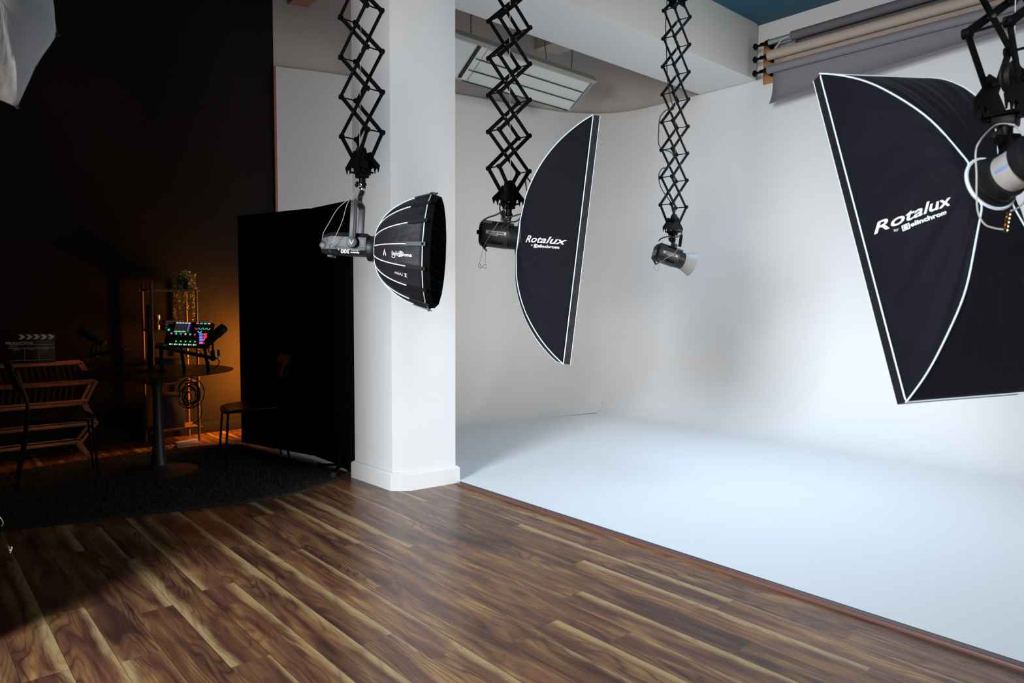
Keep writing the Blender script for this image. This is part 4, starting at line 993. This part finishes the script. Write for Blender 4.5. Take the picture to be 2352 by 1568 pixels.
# ------------------------------------------------------------------ black folding screens
def screens():
    z = 1.955
    pts = [(2.235, 5.99), (2.47, 5.10), (2.475, 4.47)]
    for i, lab in ((0, 'tall black folding screen panel, left one beside the amber wall'), (1, 'tall black folding screen panel, right one touching the white pillar')):
        a, b = V((*pts[i], 0)), V((*pts[i + 1], 0)); d = (b - a).normalized(); n = V((d.y, -d.x, 0)); 
        if i == 1: a = a + d * 0.012
        t = thing('screen_panel', lab, 'screen', (a + b) / 2, 'black folding screens')
        R3 = Matrix((d, n, V((0, 0, 1)))).transposed(); L_ = (b - a).length
        MB().box((a + b) / 2 + V((0, 0, z / 2 + 0.01)), (L_ - 0.01, 0.045, z - 0.02), R3, bev=0.012).build('panel', M_VELVET, t)
        h = MB()
        for zz in (0.5, 1.2, 1.7): h.cyl(b + V((0, 0, zz)) - n * 0.028, b + V((0, 0, zz + 0.06)) - n * 0.028, 0.006, n=10)
        h.build('hinges', M_BLACK, t)
screens()
def floor_foot():
    t = thing('light_stand_foot', 'black metal stand foot lying on the rug corner beside the pillar', 'stand', (2.36, 4.50, 0.02))
    a = V((2.40, 4.56, 0.035)); 
    MB().cyl(a, a + V((0, 0, 0.10)), 0.018).build('hub', M_BLACK, t)
    for q in ((2.245, 4.37, 0.045), (2.32, 4.74, 0.035), (2.435, 4.475, 0.03)):
        MB().bar(a + V((0, 0, 0.02)), V(q), 0.026, 0.014, (0, 0, 1)).build('leg', M_BLACK, t)
        MB().cyl(V(q) + V((0.0, -0.008, -0.002)), V(q) + V((0, 0.008, -0.002)), 0.020, n=16).build('wheel', M_RUBBER, t)
    MB().tube([a + V((0, 0, 0.09)), V((2.45, 4.46, 0.24)), V((2.455, 4.44, 0.30))], 0.005, 6).build('brace', M_BLACK, t)
floor_foot()

# ------------------------------------------------------------------ rug
def rug():
    t = thing('shag_rug', 'dark grey shaggy rug under the round table and chairs', 'rug', (1.3, 5.2, 0))
    poly = [(0.30, 4.60), (0.70, 4.47), (1.22, 4.33), (1.70, 4.215), (2.0, 4.25), (2.335, 4.375), (2.40, 4.46), (2.30, 5.0), (2.22, 5.62), (2.17, 5.95), (1.75, 6.12), (1.2, 6.12), (0.65, 6.05), (0.25, 5.95), (0.18, 5.2)]
    pts = smooth_pts([(x, y, 0) for x, y in poly + poly[:1]], 4)[:-1]
    MB().prism([(p.x, p.y, 0.001) for p in pts], (0, 0, 1), 0.016).build('backing', M_RUG, t)
    # pile: short leaning tufts
    rnd = random.Random(3); P2 = [(p.x, p.y) for p in pts]
    def inside(x, y):
        r = False; j = len(P2) - 1
        for i in range(len(P2)):
            xi, yi = P2[i]; xj, yj = P2[j]
            if (yi > y) != (yj > y) and x < (xj - xi) * (y - yi) / (yj - yi) + xi: r = not r
            j = i
        return r
    vs = []; fs = []
    c = 0
    while c < 26000:
        x, y = rnd.uniform(0.15, 2.42), rnd.uniform(4.2, 6.15)
        if not inside(x, y): continue
        if y > 5.4 and rnd.random() < 0.5: continue
        c += 1; a = rnd.uniform(0, 2 * PI); h = rnd.uniform(0.010, 0.022); w = 0.0035; l = rnd.uniform(0, 0.014); b = rnd.uniform(0, 2 * PI)
        k = len(vs); vs += [(x + w * math.cos(a), y + w * math.sin(a), 0.014), (x - w * math.cos(a), y - w * math.sin(a), 0.014), (x + l * math.cos(b), y + l * math.sin(b), 0.014 + h)]; fs.append((k, k + 1, k + 2))
    mb = MB(); mb.add(vs, fs, False); o = mb.build('pile', M_RUG, t); o['kind'] = 'stuff'
rug()

# ------------------------------------------------------------------ round table
ZT = 0.74
TC = V((1.40, 5.36, 0))
def table():
    t = thing('round_pedestal_table', 'round black pedestal table holding the podcast mixer and microphones', 'table', (TC.x, TC.y, 0.017))
    MB().lathe([(0.0, -0.020), (0.30, -0.020), (0.44, -0.014), (0.505, -0.004), (0.508, 0.0), (0.0, 0.0)], (TC.x, TC.y, ZT), (0, 0, 1), 96).build('table_top', M_WOODDK, t)
    prof = [(0.0, 0.016), (0.255, 0.016), (0.26, 0.022), (0.20, 0.032), (0.09, 0.045), (0.058, 0.07), (0.046, 0.13), (0.034, 0.30), (0.028, 0.45), (0.031, 0.60), (0.048, 0.68), (0.075, 0.719), (0.0, 0.719)]
    MB().lathe(prof, (TC.x, TC.y, 0), (0, 0, 1), 48).build('pedestal', mat('dark_grey_pedestal', (0.03, 0.03, 0.033), 0.45), t)
table()

def chair(loc, face, label):
    """face: unit direction the sitter looks at; loc: centre on the floor"""
    f = V(face).normalized(); s_ = V((-f.y, f.x, 0)); C0 = V(loc)
    t = thing('dining_chair', label, 'chair', (C0.x, C0.y, 0.017), 'black chairs around the table')
    F = lambda a, b, z: C0 + f * a + s_ * b + V((0, 0, z))
    st_ = MB(); nx, ny = 12, 12; vs = []
    for i in range(nx + 1):
        for j in range(ny + 1):
            a = -1 + 2 * i / nx; b = -1 + 2 * j / ny
            k = math.sqrt(max(0, 1 - 0.28 * a * a * b * b * 2)); zz = 0.452 - 0.012 * (1 - b * b) - 0.022 * max(0, a - 0.6) * 2
            vs.append(F(a * 0.205 * (1 - 0.10 * b * b), b * 0.205 * (1 - 0.10 * a * a), zz))
    fs = [(i * (ny + 1) + j, (i + 1) * (ny + 1) + j, (i + 1) * (ny + 1) + j + 1, i * (ny + 1) + j + 1) for i in range(nx) for j in range(ny)]
    st_.add(vs, fs); st_.build('seat', M_WOODDK, t, solid=0.014)
    bk = MB(); vs = []
    for i in range(13):
        for j in range(7):
            b = -1 + 2 * i / 12; q = j / 6; z = 0.64 + 0.20 * q - 0.02 * b * b * (1 if q > 0.5 else -1) * 0.5
            vs.append(F(-0.21 - 0.06 * q - 0.0 + 0.045 * b * b * 0.8 - 0.03, b * 0.20, z))
    bk.add(vs, [(i * 7 + j, (i + 1) * 7 + j, (i + 1) * 7 + j + 1, i * 7 + j + 1) for i in range(12) for j in range(6)]); bk.build('backrest', M_WOODDK, t, solid=0.012)
    for b in (-1, 1):
        MB().tube([F(0.175, b * 0.165, 0.435), F(0.205, b * 0.195, 0.018)], 0.0085, 10).build('leg', M_BLACK, t)
        MB().tube(smooth_pts([F(-0.255, b * 0.185, 0.018), F(-0.200, b * 0.178, 0.30), F(-0.185, b * 0.175, 0.45), F(-0.178, b * 0.175, 0.55), F(-0.215, b * 0.17, 0.70), F(-0.235, b * 0.165, 0.76)], 5), 0.0085, 10).build('leg', M_BLACK, t)
    fr = MB(); fr.tube([F(0.175, -0.165, 0.435), F(0.175, 0.165, 0.435)], 0.008, 8); fr.tube([F(-0.19, -0.176, 0.435), F(-0.19, 0.176, 0.435)], 0.008, 8)
    for b in (-1, 1): fr.tube([F(0.175, b * 0.165, 0.435), F(-0.188, b * 0.176, 0.435)], 0.008, 8)
    fr.build('seat_frame', M_BLACK, t)
    return t
chair((2.00, 5.20, 0), (-0.97, 0.22, 0), 'black wooden chair with thin metal legs, right of the round table')
chair((0.84, 5.58, 0), (0.98, -0.10, 0), 'black wooden chair left of the round table, in front of the amber-lit rails')

# microphone desk gear
def mic(base, elbow, head, tip, label, tilt, px_body):
    t = thing('boom_microphone', label, 'microphone', base, 'boom microphones on the table')
    b = V(base)
    st_ = MB(); st_.cyl(b, b + V((0, 0, 0.012)), 0.035); st_.cyl(b + V((0, 0, 0.012)), V((b.x, b.y, elbow.z + 0.02)), 0.012); st_.build('clamp_base', M_BLACK, t)
    ar = MB(); ar.tube([V((b.x, b.y, elbow.z)), elbow], 0.013, 12); ar.tube([elbow, head], 0.013, 12); ar.ball(elbow, 0.018, 12); ar.build('boom_arm', mat('matte_boom_arm', (0.045, 0.045, 0.045), 0.6), t)
    yk = MB(); d = (tip - head).normalized(); mid = px_body[0].lerp(px_body[1], 0.35)
    yk.cyl(head, head + V((0, 0, 0.05)), 0.012); yk.tube([head + V((0, 0, 0.05)), mid - V((0, 0, 0.03)), mid], 0.007, 8); yk.ball(head, 0.02, 12); yk.build('yoke', M_BLACK, t)
    a, c = px_body; ax = (c - a).normalized(); L_ = (c - a).length
    MB().lathe([(0.0, 0), (0.024, 0.0), (0.027, 0.008), (0.027, L_ * 0.50), (0.031, L_ * 0.55), (0.031, L_ * 0.92), (0.026, L_), (0.0, L_)], a, ax, 28).build('body', M_BLACKP, t)
    c2 = MB(); c2.tube(smooth_pts([a, a + V((0.02, 0, -0.06)), head + V((0.03, -0.03, -0.02)), head + V((0.01, -0.02, -0.06)), head + V((-0.02, -0.01, -0.07)), head + V((-0.03, 0, -0.02)), head.lerp(elbow, 0.25) + V((0, 0, 0.03))], 6), 0.0035, 6); c2.build('cable', M_RUBBER, t)
    xl = MB(); q = head + V((0.028, -0.028, 0.0)); xl.cyl(q + V((0, 0, 0.01)), q + V((0, 0, 0.055)), 0.008); xl.build('plug', M_BLACKP, t)
    MB().cyl(q + V((0, 0, -0.012)), q + V((0, 0, 0.012)), 0.0085).build('plug_sleeve', M_LABEL, t)
E5 = lambda x, y, d: atd(x, y, d)
mic(V((TC.x + 0.02, TC.y - 0.05, ZT)), E5(362, 795, 4.85), E5(489, 822, 4.62), E5(490, 800, 4.62), 'black boom microphone on the right, in front of the amber wall', 0, (E5(474, 789, 4.62), E5(516, 750, 4.62)))
mic(V((TC.x - 0.22, TC.y - 0.02, ZT)), E5(300, 800, 4.95), E5(212, 815, 5.0), E5(212, 790, 5.0), 'black boom microphone left on the round table, lost in shadow', 0, (E5(240, 790, 5.0), E5(183, 757, 5.0)))
# monitor pole
t = thing('monitor_stand', 'upright black pole standing behind the glowing mixer', 'stand', (1.30, 5.30, ZT))
pp = atd(345, 830, 4.92); 
MB().lathe([(0, 0), (0.07, 0), (0.07, 0.008), (0.012, 0.016), (0, 0.016)], (pp.x, pp.y, ZT), (0, 0, 1), 28).build('foot', M_BLACK, t)
MB().box((pp.x, pp.y, (ZT + atd(345, 700, 4.92).z) / 2 + 0.005), (0.028, 0.02, atd(345, 700, 4.92).z - ZT - 0.01), bev=0.003).build('pole', M_BLACK, t)

def mixer():
    d = 4.88
    TL, TR, BR, BL = atd(389, 738, d + 0.05), atd(476, 740, d + 0.02), atd(489, 797, d - 0.05), atd(391, 795, d - 0.02)
    xd = (TR - TL).normalized(); yd = ((TL - BL) - xd * (TL - BL).dot(xd)).normalized(); n = xd.cross(yd)
    if n.dot(EYE - TL) < 0: n = -n
    c = (TL + TR + BR + BL) / 4; Wd = ((TR - TL).length + (BR - BL).length) / 2; Hd = (TL - BL).dot(yd)
    R3 = Matrix((xd, yd, n)).transposed()
    t = thing('podcast_mixer', 'black podcast mixing console with glowing coloured buttons on the round table', 'mixer', (c.x, c.y, ZT))
    P = lambda a, b, k=0: c + xd * (a * Wd / 2) + yd * (b * Hd / 2) + n * k
    MB().box(c - n * 0.02, (Wd, Hd, 0.036), R3, bev=0.006).build('housing', M_BLACKP, t)
    MB().box(P(-1.12, 0.1, -0.03), (0.05, Hd * 0.8, 0.02), R3, bev=0.004).build('side_cheek', M_BLACKP, t)
    sd = MB()
    for s_ in (-1, 1): sd.bar(P(s_ * 0.6, -0.3, -0.03), V((P(s_ * 0.6, 0, -0.08).x, P(s_ * 0.6, 0, -0.08).y, ZT)), 0.02, 0.012, xd)
    sd.build('tilt_stand', M_BLACK, t)
    def em(nm, col, k=1.0): return mat('glow_' + nm, (0.02, 0.02, 0.02), 0.4, emit=col, estr=k)
    def spot(a, b, r, m_, nm):
        MB().lathe([(0, 0), (r, 0), (r * 0.9, 0.003), (0, 0.004)], P(a, b, 0), n, 14).build(nm, m_, t)
    G_, Pk, Bl, Or, Rd, Cy, Wh, Pu, Yl = em('green', (0.02, 0.9, 0.25)), em('pink', (0.9, 0.12, 0.8)), em('blue', (0.02, 0.35, 1.0)), em('peach', (1.0, 0.5, 0.25)), em('red', (1.0, 0.05, 0.08)), em('cyan', (0.05, 0.8, 1.0)), em('white', (0.85, 0.9, 1.0)), em('violet', (0.35, 0.2, 1.0)), em('yellow', (0.9, 0.8, 0.1))
    MB().box(P(-0.44, 0.52, 0.001), (Wd * 0.38, Hd * 0.44, 0.003), R3).build('screen', mat('mixer_screen', (0.02, 0.02, 0.03), 0.3, emit=(0.018, 0.02, 0.032), estr=1.0), t); scr = [c for c in t.children if c.name.startswith('screen')][0]
    for i in range(7): MB().box(P(-0.78 + i * 0.085, 0.19, 0.003), (Wd * 0.032, Hd * 0.045, 0.002), R3).build('screen_meter', Yl if i % 2 else G_, scr)
    for i in range(5): MB().box(P(-0.74 + i * 0.15, 0.88, 0.003), (Wd * 0.055, Hd * 0.03, 0.002), R3).build('screen_icon', Wh, scr)
    for i in range(5): MB().box(P(-0.13, 0.80 - i * 0.13, 0.003), (Wd * 0.03, Hd * 0.03, 0.002), R3).build('screen_icon', Pu, scr)
    spot(-1.10, 0.32, 0.0085, G_, 'side_button')
    for i, m_ in enumerate((Pk, G_, Bl, Or, G_, Rd)): spot(-0.92 + i * 0.235, 0.03 - 0.01 * i, 0.0068, m_, 'pad_button')
    for i, m_ in enumerate((Pk, G_, Cy, Or)):
        MB().tube([P(0.30 + i * 0.19 + 0.075 * math.cos(a), 0.52 + 0.13 * math.sin(a), 0.004) for a in [PI + PI * q / 8 for q in range(9)]], 0.0016, 6).build('knob_glow', m_, t)
        MB().cyl(P(0.30 + i * 0.19, 0.54, 0), P(0.30 + i * 0.19, 0.54, 0.010), 0.0072, n=16).build('volume_knob', M_BLACKP, t)
        MB().box(P(0.27 + i * 0.19, 0.88, 0.002), (Wd * 0.06, Hd * 0.045, 0.002), R3).build('channel_label', m_, t)
    MB().tube([P(0.47 + 0.085 * math.cos(a), 0.27 + 0.14 * math.sin(a), 0.004) for a in [PI + PI * q / 8 for q in range(9)]], 0.0017, 6).build('knob_glow', Wh, t)
    for r in range(4):
        for cc in range(2):
            m_ = (Bl, Pu, Pu, Pk)[r] if cc == 0 else (Rd, Rd, Or, Rd)[r]
            MB().box(P(0.56 + cc * 0.21 + r * 0.035, 0.0 - r * 0.22, 0.003), (Wd * 0.085, Hd * 0.085, 0.004), R3, bev=0.001).build('sound_pad', m_, t)
    for i in range(6):
        spot(-0.86 + i * 0.235, -0.84, 0.0062, mat('glow_mint', (0.02, 0.02, 0.02), 0.4, emit=(0.25, 1.0, 0.65), estr=1.3), 'fader_button'); spot(-0.76 + i * 0.235, -0.84, 0.0048, Or, 'fader_button')
        if i: MB().box(P(-0.82 + i * 0.235, -0.60, 0.004), (Wd * 0.03, Hd * 0.05, 0.003), R3).build('fader_cap', G_, t)
    flat_text('RODECASTER', 0.0125, P(-0.22, -0.17, 0.002), xd, yd, 'panel_print', mat('grey_print', (0.3, 0.3, 0.3), 0.5), t, 1.25)
    # soft coloured spill of the pads onto the table top comes from the glowing pads themselves
mixer()
# cable coil hanging under the table edge
cc = MB(); rnd = random.Random(5)
for i in range(11):
    r = rnd.uniform(0.028, 0.082); h = r * rnd.uniform(1.0, 1.5); ox, oy = rnd.uniform(-0.02, 0.02), rnd.uniform(-0.03, 0.03)
    c0 = atd(436 + ox * 300, 905 + oy * 200, 4.95)
    cc.tube([c0 + RGT * (r * math.cos(a)) + V((0, 0, h * math.sin(a))) + FWD * (0.02 * math.sin(a * 1 + i)) for a in [2 * PI * q / 20 for q in range(20)]], 0.0035, 5, closed=True)
top = atd(436, 850, 4.95)
cc.tube(smooth_pts([V((top.x, top.y, ZT - 0.02)), top, atd(440, 880, 4.95)], 4), 0.004, 5)
cc.tube(smooth_pts([atd(455, 900, 4.95), atd(463, 940, 4.97), atd(458, 962, 5.0), atd(440, 975, 5.05)], 5), 0.003, 5)
single('cable_coil', cc, M_RUBBER, 'coil of black cables hanging under the round table', 'cable')

# ------------------------------------------------------------------ bamboo rack with plant and things
def rack():
    t = thing('bamboo_rack', 'tall bamboo rack with three shelves against the dark wall', 'shelf', (1.83, 6.5, 0))
    x0, x1, y0, y1 = 1.645, 2.005, 6.40, 6.68
    for x in (x0, x1):
        for y in (y0, y1):
            p = MB(); H_ = 1.40 if x == x0 else 1.33
            p.cyl((x, y, 0.0), (x, y, H_), 0.011, n=12)
            for z in (0.2, 0.52, 0.83, 1.1): p.lathe([(0.011, 0), (0.0145, 0.004), (0.011, 0.008)], (x, y, z), (0, 0, 1), 12)
            p.build('post', M_BAMBOO, t)
    for z, nm in ((1.325, 'top_shelf'), (0.98, 'middle_shelf'), (0.52, 'lower_shelf'), (0.12, 'bottom_shelf')):
        s_ = MB(); s_.box(((x0 + x1) / 2, (y0 + y1) / 2, z), (x1 - x0 + 0.02, y1 - y0, 0.016), bev=0.003)
        s_.cyl((x0 - 0.03, y0, z), (x1 + 0.03, y0, z), 0.008, n=10); s_.cyl((x0 - 0.03, y1, z), (x1 + 0.03, y1, z), 0.008, n=10)
        s_.build(nm, M_BAMBOO if nm != 'top_shelf' else mat('grey_shelf_edge', (0.16, 0.14, 0.13), 0.6), t)
rack()
def plant():
    c = V((1.935, 6.46, 1.334)); t = thing('trailing_plant', 'trailing plant with small round leaves spilling from the top of the bamboo rack', 'plant', c)
    MB().lathe([(0, 0), (0.045, 0), (0.058, 0.06), (0.062, 0.085), (0.056, 0.085), (0.0, 0.07)], c, (0, 0, 1), 24).build('pot', mat('dark_pot', (0.05, 0.045, 0.04), 0.7), t)
    rnd = random.Random(11)
    st_ = MB(); lf = MB()
    def leaf(p, s_):
        a = rnd.uniform(0, 2 * PI); b = rnd.uniform(-0.6, 1.2); d = V((math.cos(a) * math.cos(b), math.sin(a) * math.cos(b), math.sin(b))); x, y, _ = basis(d)
        q = p + d * s_ * 0.6
        lf.add([q + (x * math.cos(k) + y * math.sin(k) * 0.8) * s_ * 0.62 for k in [2 * PI * i / 6 for i in range(6)]] , [(0, 1, 2, 3, 4, 5)], False)
    for k in range(30):
        a = rnd.uniform(0, 2 * PI); r = rnd.uniform(0.05, 0.085); L_ = rnd.uniform(0.10, 0.36) if math.sin(a) < 0.4 else rnd.uniform(0.05, 0.2)
        if math.cos(a) > -0.2: L_ *= 1.12
        p0 = c + V((0.03 * math.cos(a), 0.03 * math.sin(a), 0.08)); p1 = c + V((r * math.cos(a), r * math.sin(a), 0.10 + rnd.uniform(0, 0.03)))
        pts = [p0, p1, c + V(((r + 0.015) * math.cos(a), (r + 0.015) * math.sin(a), 0.03))]
        q = pts[-1]; n = max(2, int(L_ / 0.04))
        for i in range(n): q = q + V((rnd.uniform(-0.006, 0.006), rnd.uniform(-0.006, 0.006), -L_ / n)); pts.append(q)
        sp = smooth_pts(pts, 4); st_.tube(sp, 0.0012, 4)
        for p in sp[2:]:
            for _ in range(2): leaf(p, rnd.uniform(0.008, 0.013))
    for k in range(170):
        a = rnd.uniform(0, 2 * PI); r = rnd.uniform(0, 0.10); leaf(c + V((r * math.cos(a), r * math.sin(a), 0.09 + rnd.uniform(0, 0.085) * (1 - r * 5))), rnd.uniform(0.010, 0.016))
    st_.build('vines', mat('vine_stem', (0.2, 0.2, 0.07), 0.6), t); lf.build('leaves', M_LEAF, t)
plant()
t = thing('brass_cup', 'small shiny brass cup on the middle shelf of the bamboo rack', 'cup', (1.70, 6.46, 0.988))
MB().lathe([(0, 0), (0.022, 0), (0.022, 0.04), (0.013, 0.05), (0.013, 0.07), (0.026, 0.09), (0.026, 0.125), (0.020, 0.13), (0, 0.13)], (1.70, 6.46, 0.988), (0, 0, 1), 24).build('cup', M_BRASS, t)
zs = 0.988
for i, (h, m_, lab) in enumerate(((0.030, M_BLACKP, 'thick black book at the bottom of the shelf stack'), (0.028, M_BOOKW, 'pale book in the middle of the shelf stack'), (0.020, mat('red_brown_cover', (0.16, 0.03, 0.03), 0.6), 'thin dark red book on top of the shelf stack'))):
    b = thing('book', lab, 'book', (1.84, 6.48, zs), 'books on the bamboo rack')
    MB().box((1.84, 6.50, zs + h / 2), (0.17 - 0.008 * i, 0.11, h), bev=0.002).build('cover', m_, b)
    MB().box((1.84, 6.447, zs + h / 2), (0.165 - 0.008 * i, 0.008, h * 0.6)).build('pages', M_BOOKW, b)
    zs += h
for (x, z, w, h, lab) in ((1.83, 0.988 - 0.46 + 0.0, 0.22, 0.20, 'dark storage box on the lower shelf of the bamboo rack'), (1.80, 0.128, 0.20, 0.28, 'dark storage box on the bottom shelf of the bamboo rack')):
    b = thing('storage_box', lab, 'box', (x, 6.54, z), 'boxes on the bamboo rack')
    MB().box((x, 6.545, z + h / 2), (w, 0.22, h), bev=0.006).build('body', mat('dark_box', (0.02, 0.017, 0.015), 0.7), b)
    MB().box((x, 6.545, z + h + 0.006), (w + 0.01, 0.23, 0.012), bev=0.003).build('lid', mat('dark_box', (0.02, 0.017, 0.015), 0.7), b)
t = thing('power_strip', 'power strip with cables on the floor under the bamboo rack', 'power strip', (1.86, 6.28, 0.0))
MB().box((1.86, 6.28, 0.02), (0.20, 0.05, 0.038), Matrix.Rotation(0.3, 3, 'Z'), bev=0.006).build('body', M_BOOKW, t)
MB().tube(smooth_pts([(1.78, 6.25, 0.03), (1.70, 6.18, 0.008), (1.62, 6.05, 0.022), (1.60, 5.9, 0.03)], 6), 0.004, 6).build('cable', M_RUBBER, t)

# ------------------------------------------------------------------ low slatted rack with the clapperboard
def slat_rack():
    t = thing('slatted_wooden_rack', 'low amber-lit wooden rack with slatted tiers and zigzag side struts, far left', 'rack', (0.9, 6.5, 0))
    Y = 6.50
    tiers = [(0.785, 1.150, 0.735), (0.83, 1.25, 0.570), (0.60, 1.17, 0.405), (0.715, 1.245, 0.235), (0.615, 1.135, 0.095)]
    for i, (xa, xb, z) in enumerate(tiers):
        xa2 = xa - (0.55 if i < 2 else 0.5)
        r_ = MB(); r_.box(((xa2 + xb) / 2, Y, z), (xb - xa2, 0.022, 0.026), bev=0.004); r_.build('rail', M_SLAT, t)
        r_ = MB(); r_.box(((xa2 + xb) / 2, Y + 0.12, z), (xb - xa2, 0.022, 0.026), bev=0.004); r_.build('rail', M_SLAT, t)
        if i in (2,):
            r_ = MB(); r_.box(((xa2 + xb) / 2 + 0.02, Y - 0.03, z + 0.028), (xb - xa2 - 0.04, 0.018, 0.016), bev=0.003); r_.build('rail', M_SLAT, t)
        sh = MB(); sh.box(((xa2 + xb) / 2, Y + 0.06, z - 0.002), (xb - xa2 - 0.01, 0.10, 0.008)); sh.build('tier_board', mat('dark_tier_board', (0.03, 0.018, 0.012), 0.7), t)
    for i in range(len(tiers) - 1):
        xa, xb, z = tiers[i]; xc, xd, z2 = tiers[i + 1]
        for y in (Y - 0.016, Y + 0.136):
            MB().bar((xb - 0.015, y, z), (xd - 0.015, y, z2), 0.022, 0.010, (0, 1, 0)).build('strut', M_SLAT, t)
        if i < 2:
            sl = MB()
            for k in range(19):
                x = 0.35 + k * 0.042
                if x < xb - 0.03: sl.bar((x, Y + 0.128, z), (x + (xd - xb) * 0.3, Y + 0.128, z2), 0.012, 0.006, (0, 1, 0))
            sl.build('slats', mat('dark_slats', (0.06, 0.03, 0.018), 0.7), t)
    for x in (0.3, 1.10):
        MB().bar((x, Y - 0.02, 0.10), (x + 0.05, Y - 0.06, 0.0), 0.03, 0.014, (0, 1, 0)).build('foot', M_SLAT, t)
        MB().bar((x, Y + 0.13, 0.10), (x + 0.05, Y + 0.16, 0.0), 0.03, 0.014, (0, 1, 0)).build('foot', M_SLAT, t)
slat_rack()
def clapper():
    t = thing('clapperboard', 'black film clapperboard marked PRODUCTION, standing on the amber-lit rack', 'clapperboard', (0.81, 6.48, 0.75))
    A_, B_, C_ = V((0.655, 6.49, 0.982)), V((0.960, 6.49, 0.975)), V((0.960, 6.49, 0.752))
    xd = (B_ - A_).normalized(); yd = V((0, 0, 1)); n = V((0, -1, 0)); R3 = Matrix((xd, yd, n)).transposed()
    W_, H_ = 0.305, 0.225; c = V((0.807, 6.48, 0.8645))
    P = lambda a, b, k=0: c + xd * (a * W_ / 2) + yd * (b * H_ / 2) + n * k
    MB().box(P(0, -0.16), (W_, H_ * 0.84, 0.008), R3, bev=0.002).build('slate', M_BLACKP, t); slate = [c for c in t.children if c.name.startswith('slate')][0]
    MB().box(P(0.04, 0.80, 0.002), (W_, H_ * 0.20, 0.010), R3, bev=0.002).build('clap_stick', M_BLACKP, t)
    chalk = mat('chalk_print', (0.75, 0.62, 0.55), 0.8)
    for i in range(5):
        x = -0.42 + i * 0.31
        m_ = MB()
        for s_ in (1, -1):
            q = [P(x - 0.13, 0.80 + s_ * 0.17, 0.0075), P(x + 0.03, 0.80 + s_ * 0.17, 0.0075), P(x + 0.17, 0.80, 0.0075), P(x + 0.01, 0.80, 0.0075)]
            m_.prism(q, n, 0.0006)
        m_.build('chevron', chalk, t)
    flat_text('PRODUCTION', 0.026, P(-0.50, 0.37, 0.0046), xd, yd, 'title_print', chalk, slate, 1.0, bold=0.0006)
    flat_text('DIRECTOR', 0.010, P(-0.72, 0.17, 0.0046), xd, yd, 'line_print', chalk, slate)
    for txt, x in (('SCENE', -0.66), ('TAKE', 0.0), ('ROLL', 0.62)): flat_text(txt, 0.013, P(x, -0.08, 0.0046), xd, yd, 'box_print', chalk, slate)
    ln = MB()
    for y in (0.26, 0.06, 0.0, -0.80): ln.box(P(0, y, 0.0045), (W_ * 0.95, 0.0016, 0.001), R3)
    for x in (-0.30, 0.30): ln.box(P(x, -0.40, 0.0045), (0.0016, H_ * 0.40, 0.001), R3)
    ln.build('ruled_lines', chalk, slate)
clapper()

# ------------------------------------------------------------------ amber lamp body hidden behind the screens
t = thing('amber_tube_lamp', 'amber tube lamp hidden behind the black screens, lighting the wall', 'lamp', (2.62, 6.39, 0))
MB().lathe([(0, 0), (0.05, 0), (0.05, 0.012), (0.012, 0.02), (0.012, 0.30), (0, 0.30)], (2.625, 6.385, 0), (0, 0, 1), 24).build('stand', M_BLACK, t)
MB().box((2.605, 6.372, 0.66), (0.04, 0.08, 0.86), Matrix.Rotation(-0.90, 3, 'Z'), bev=0.008).build('housing', M_BLACK, t)
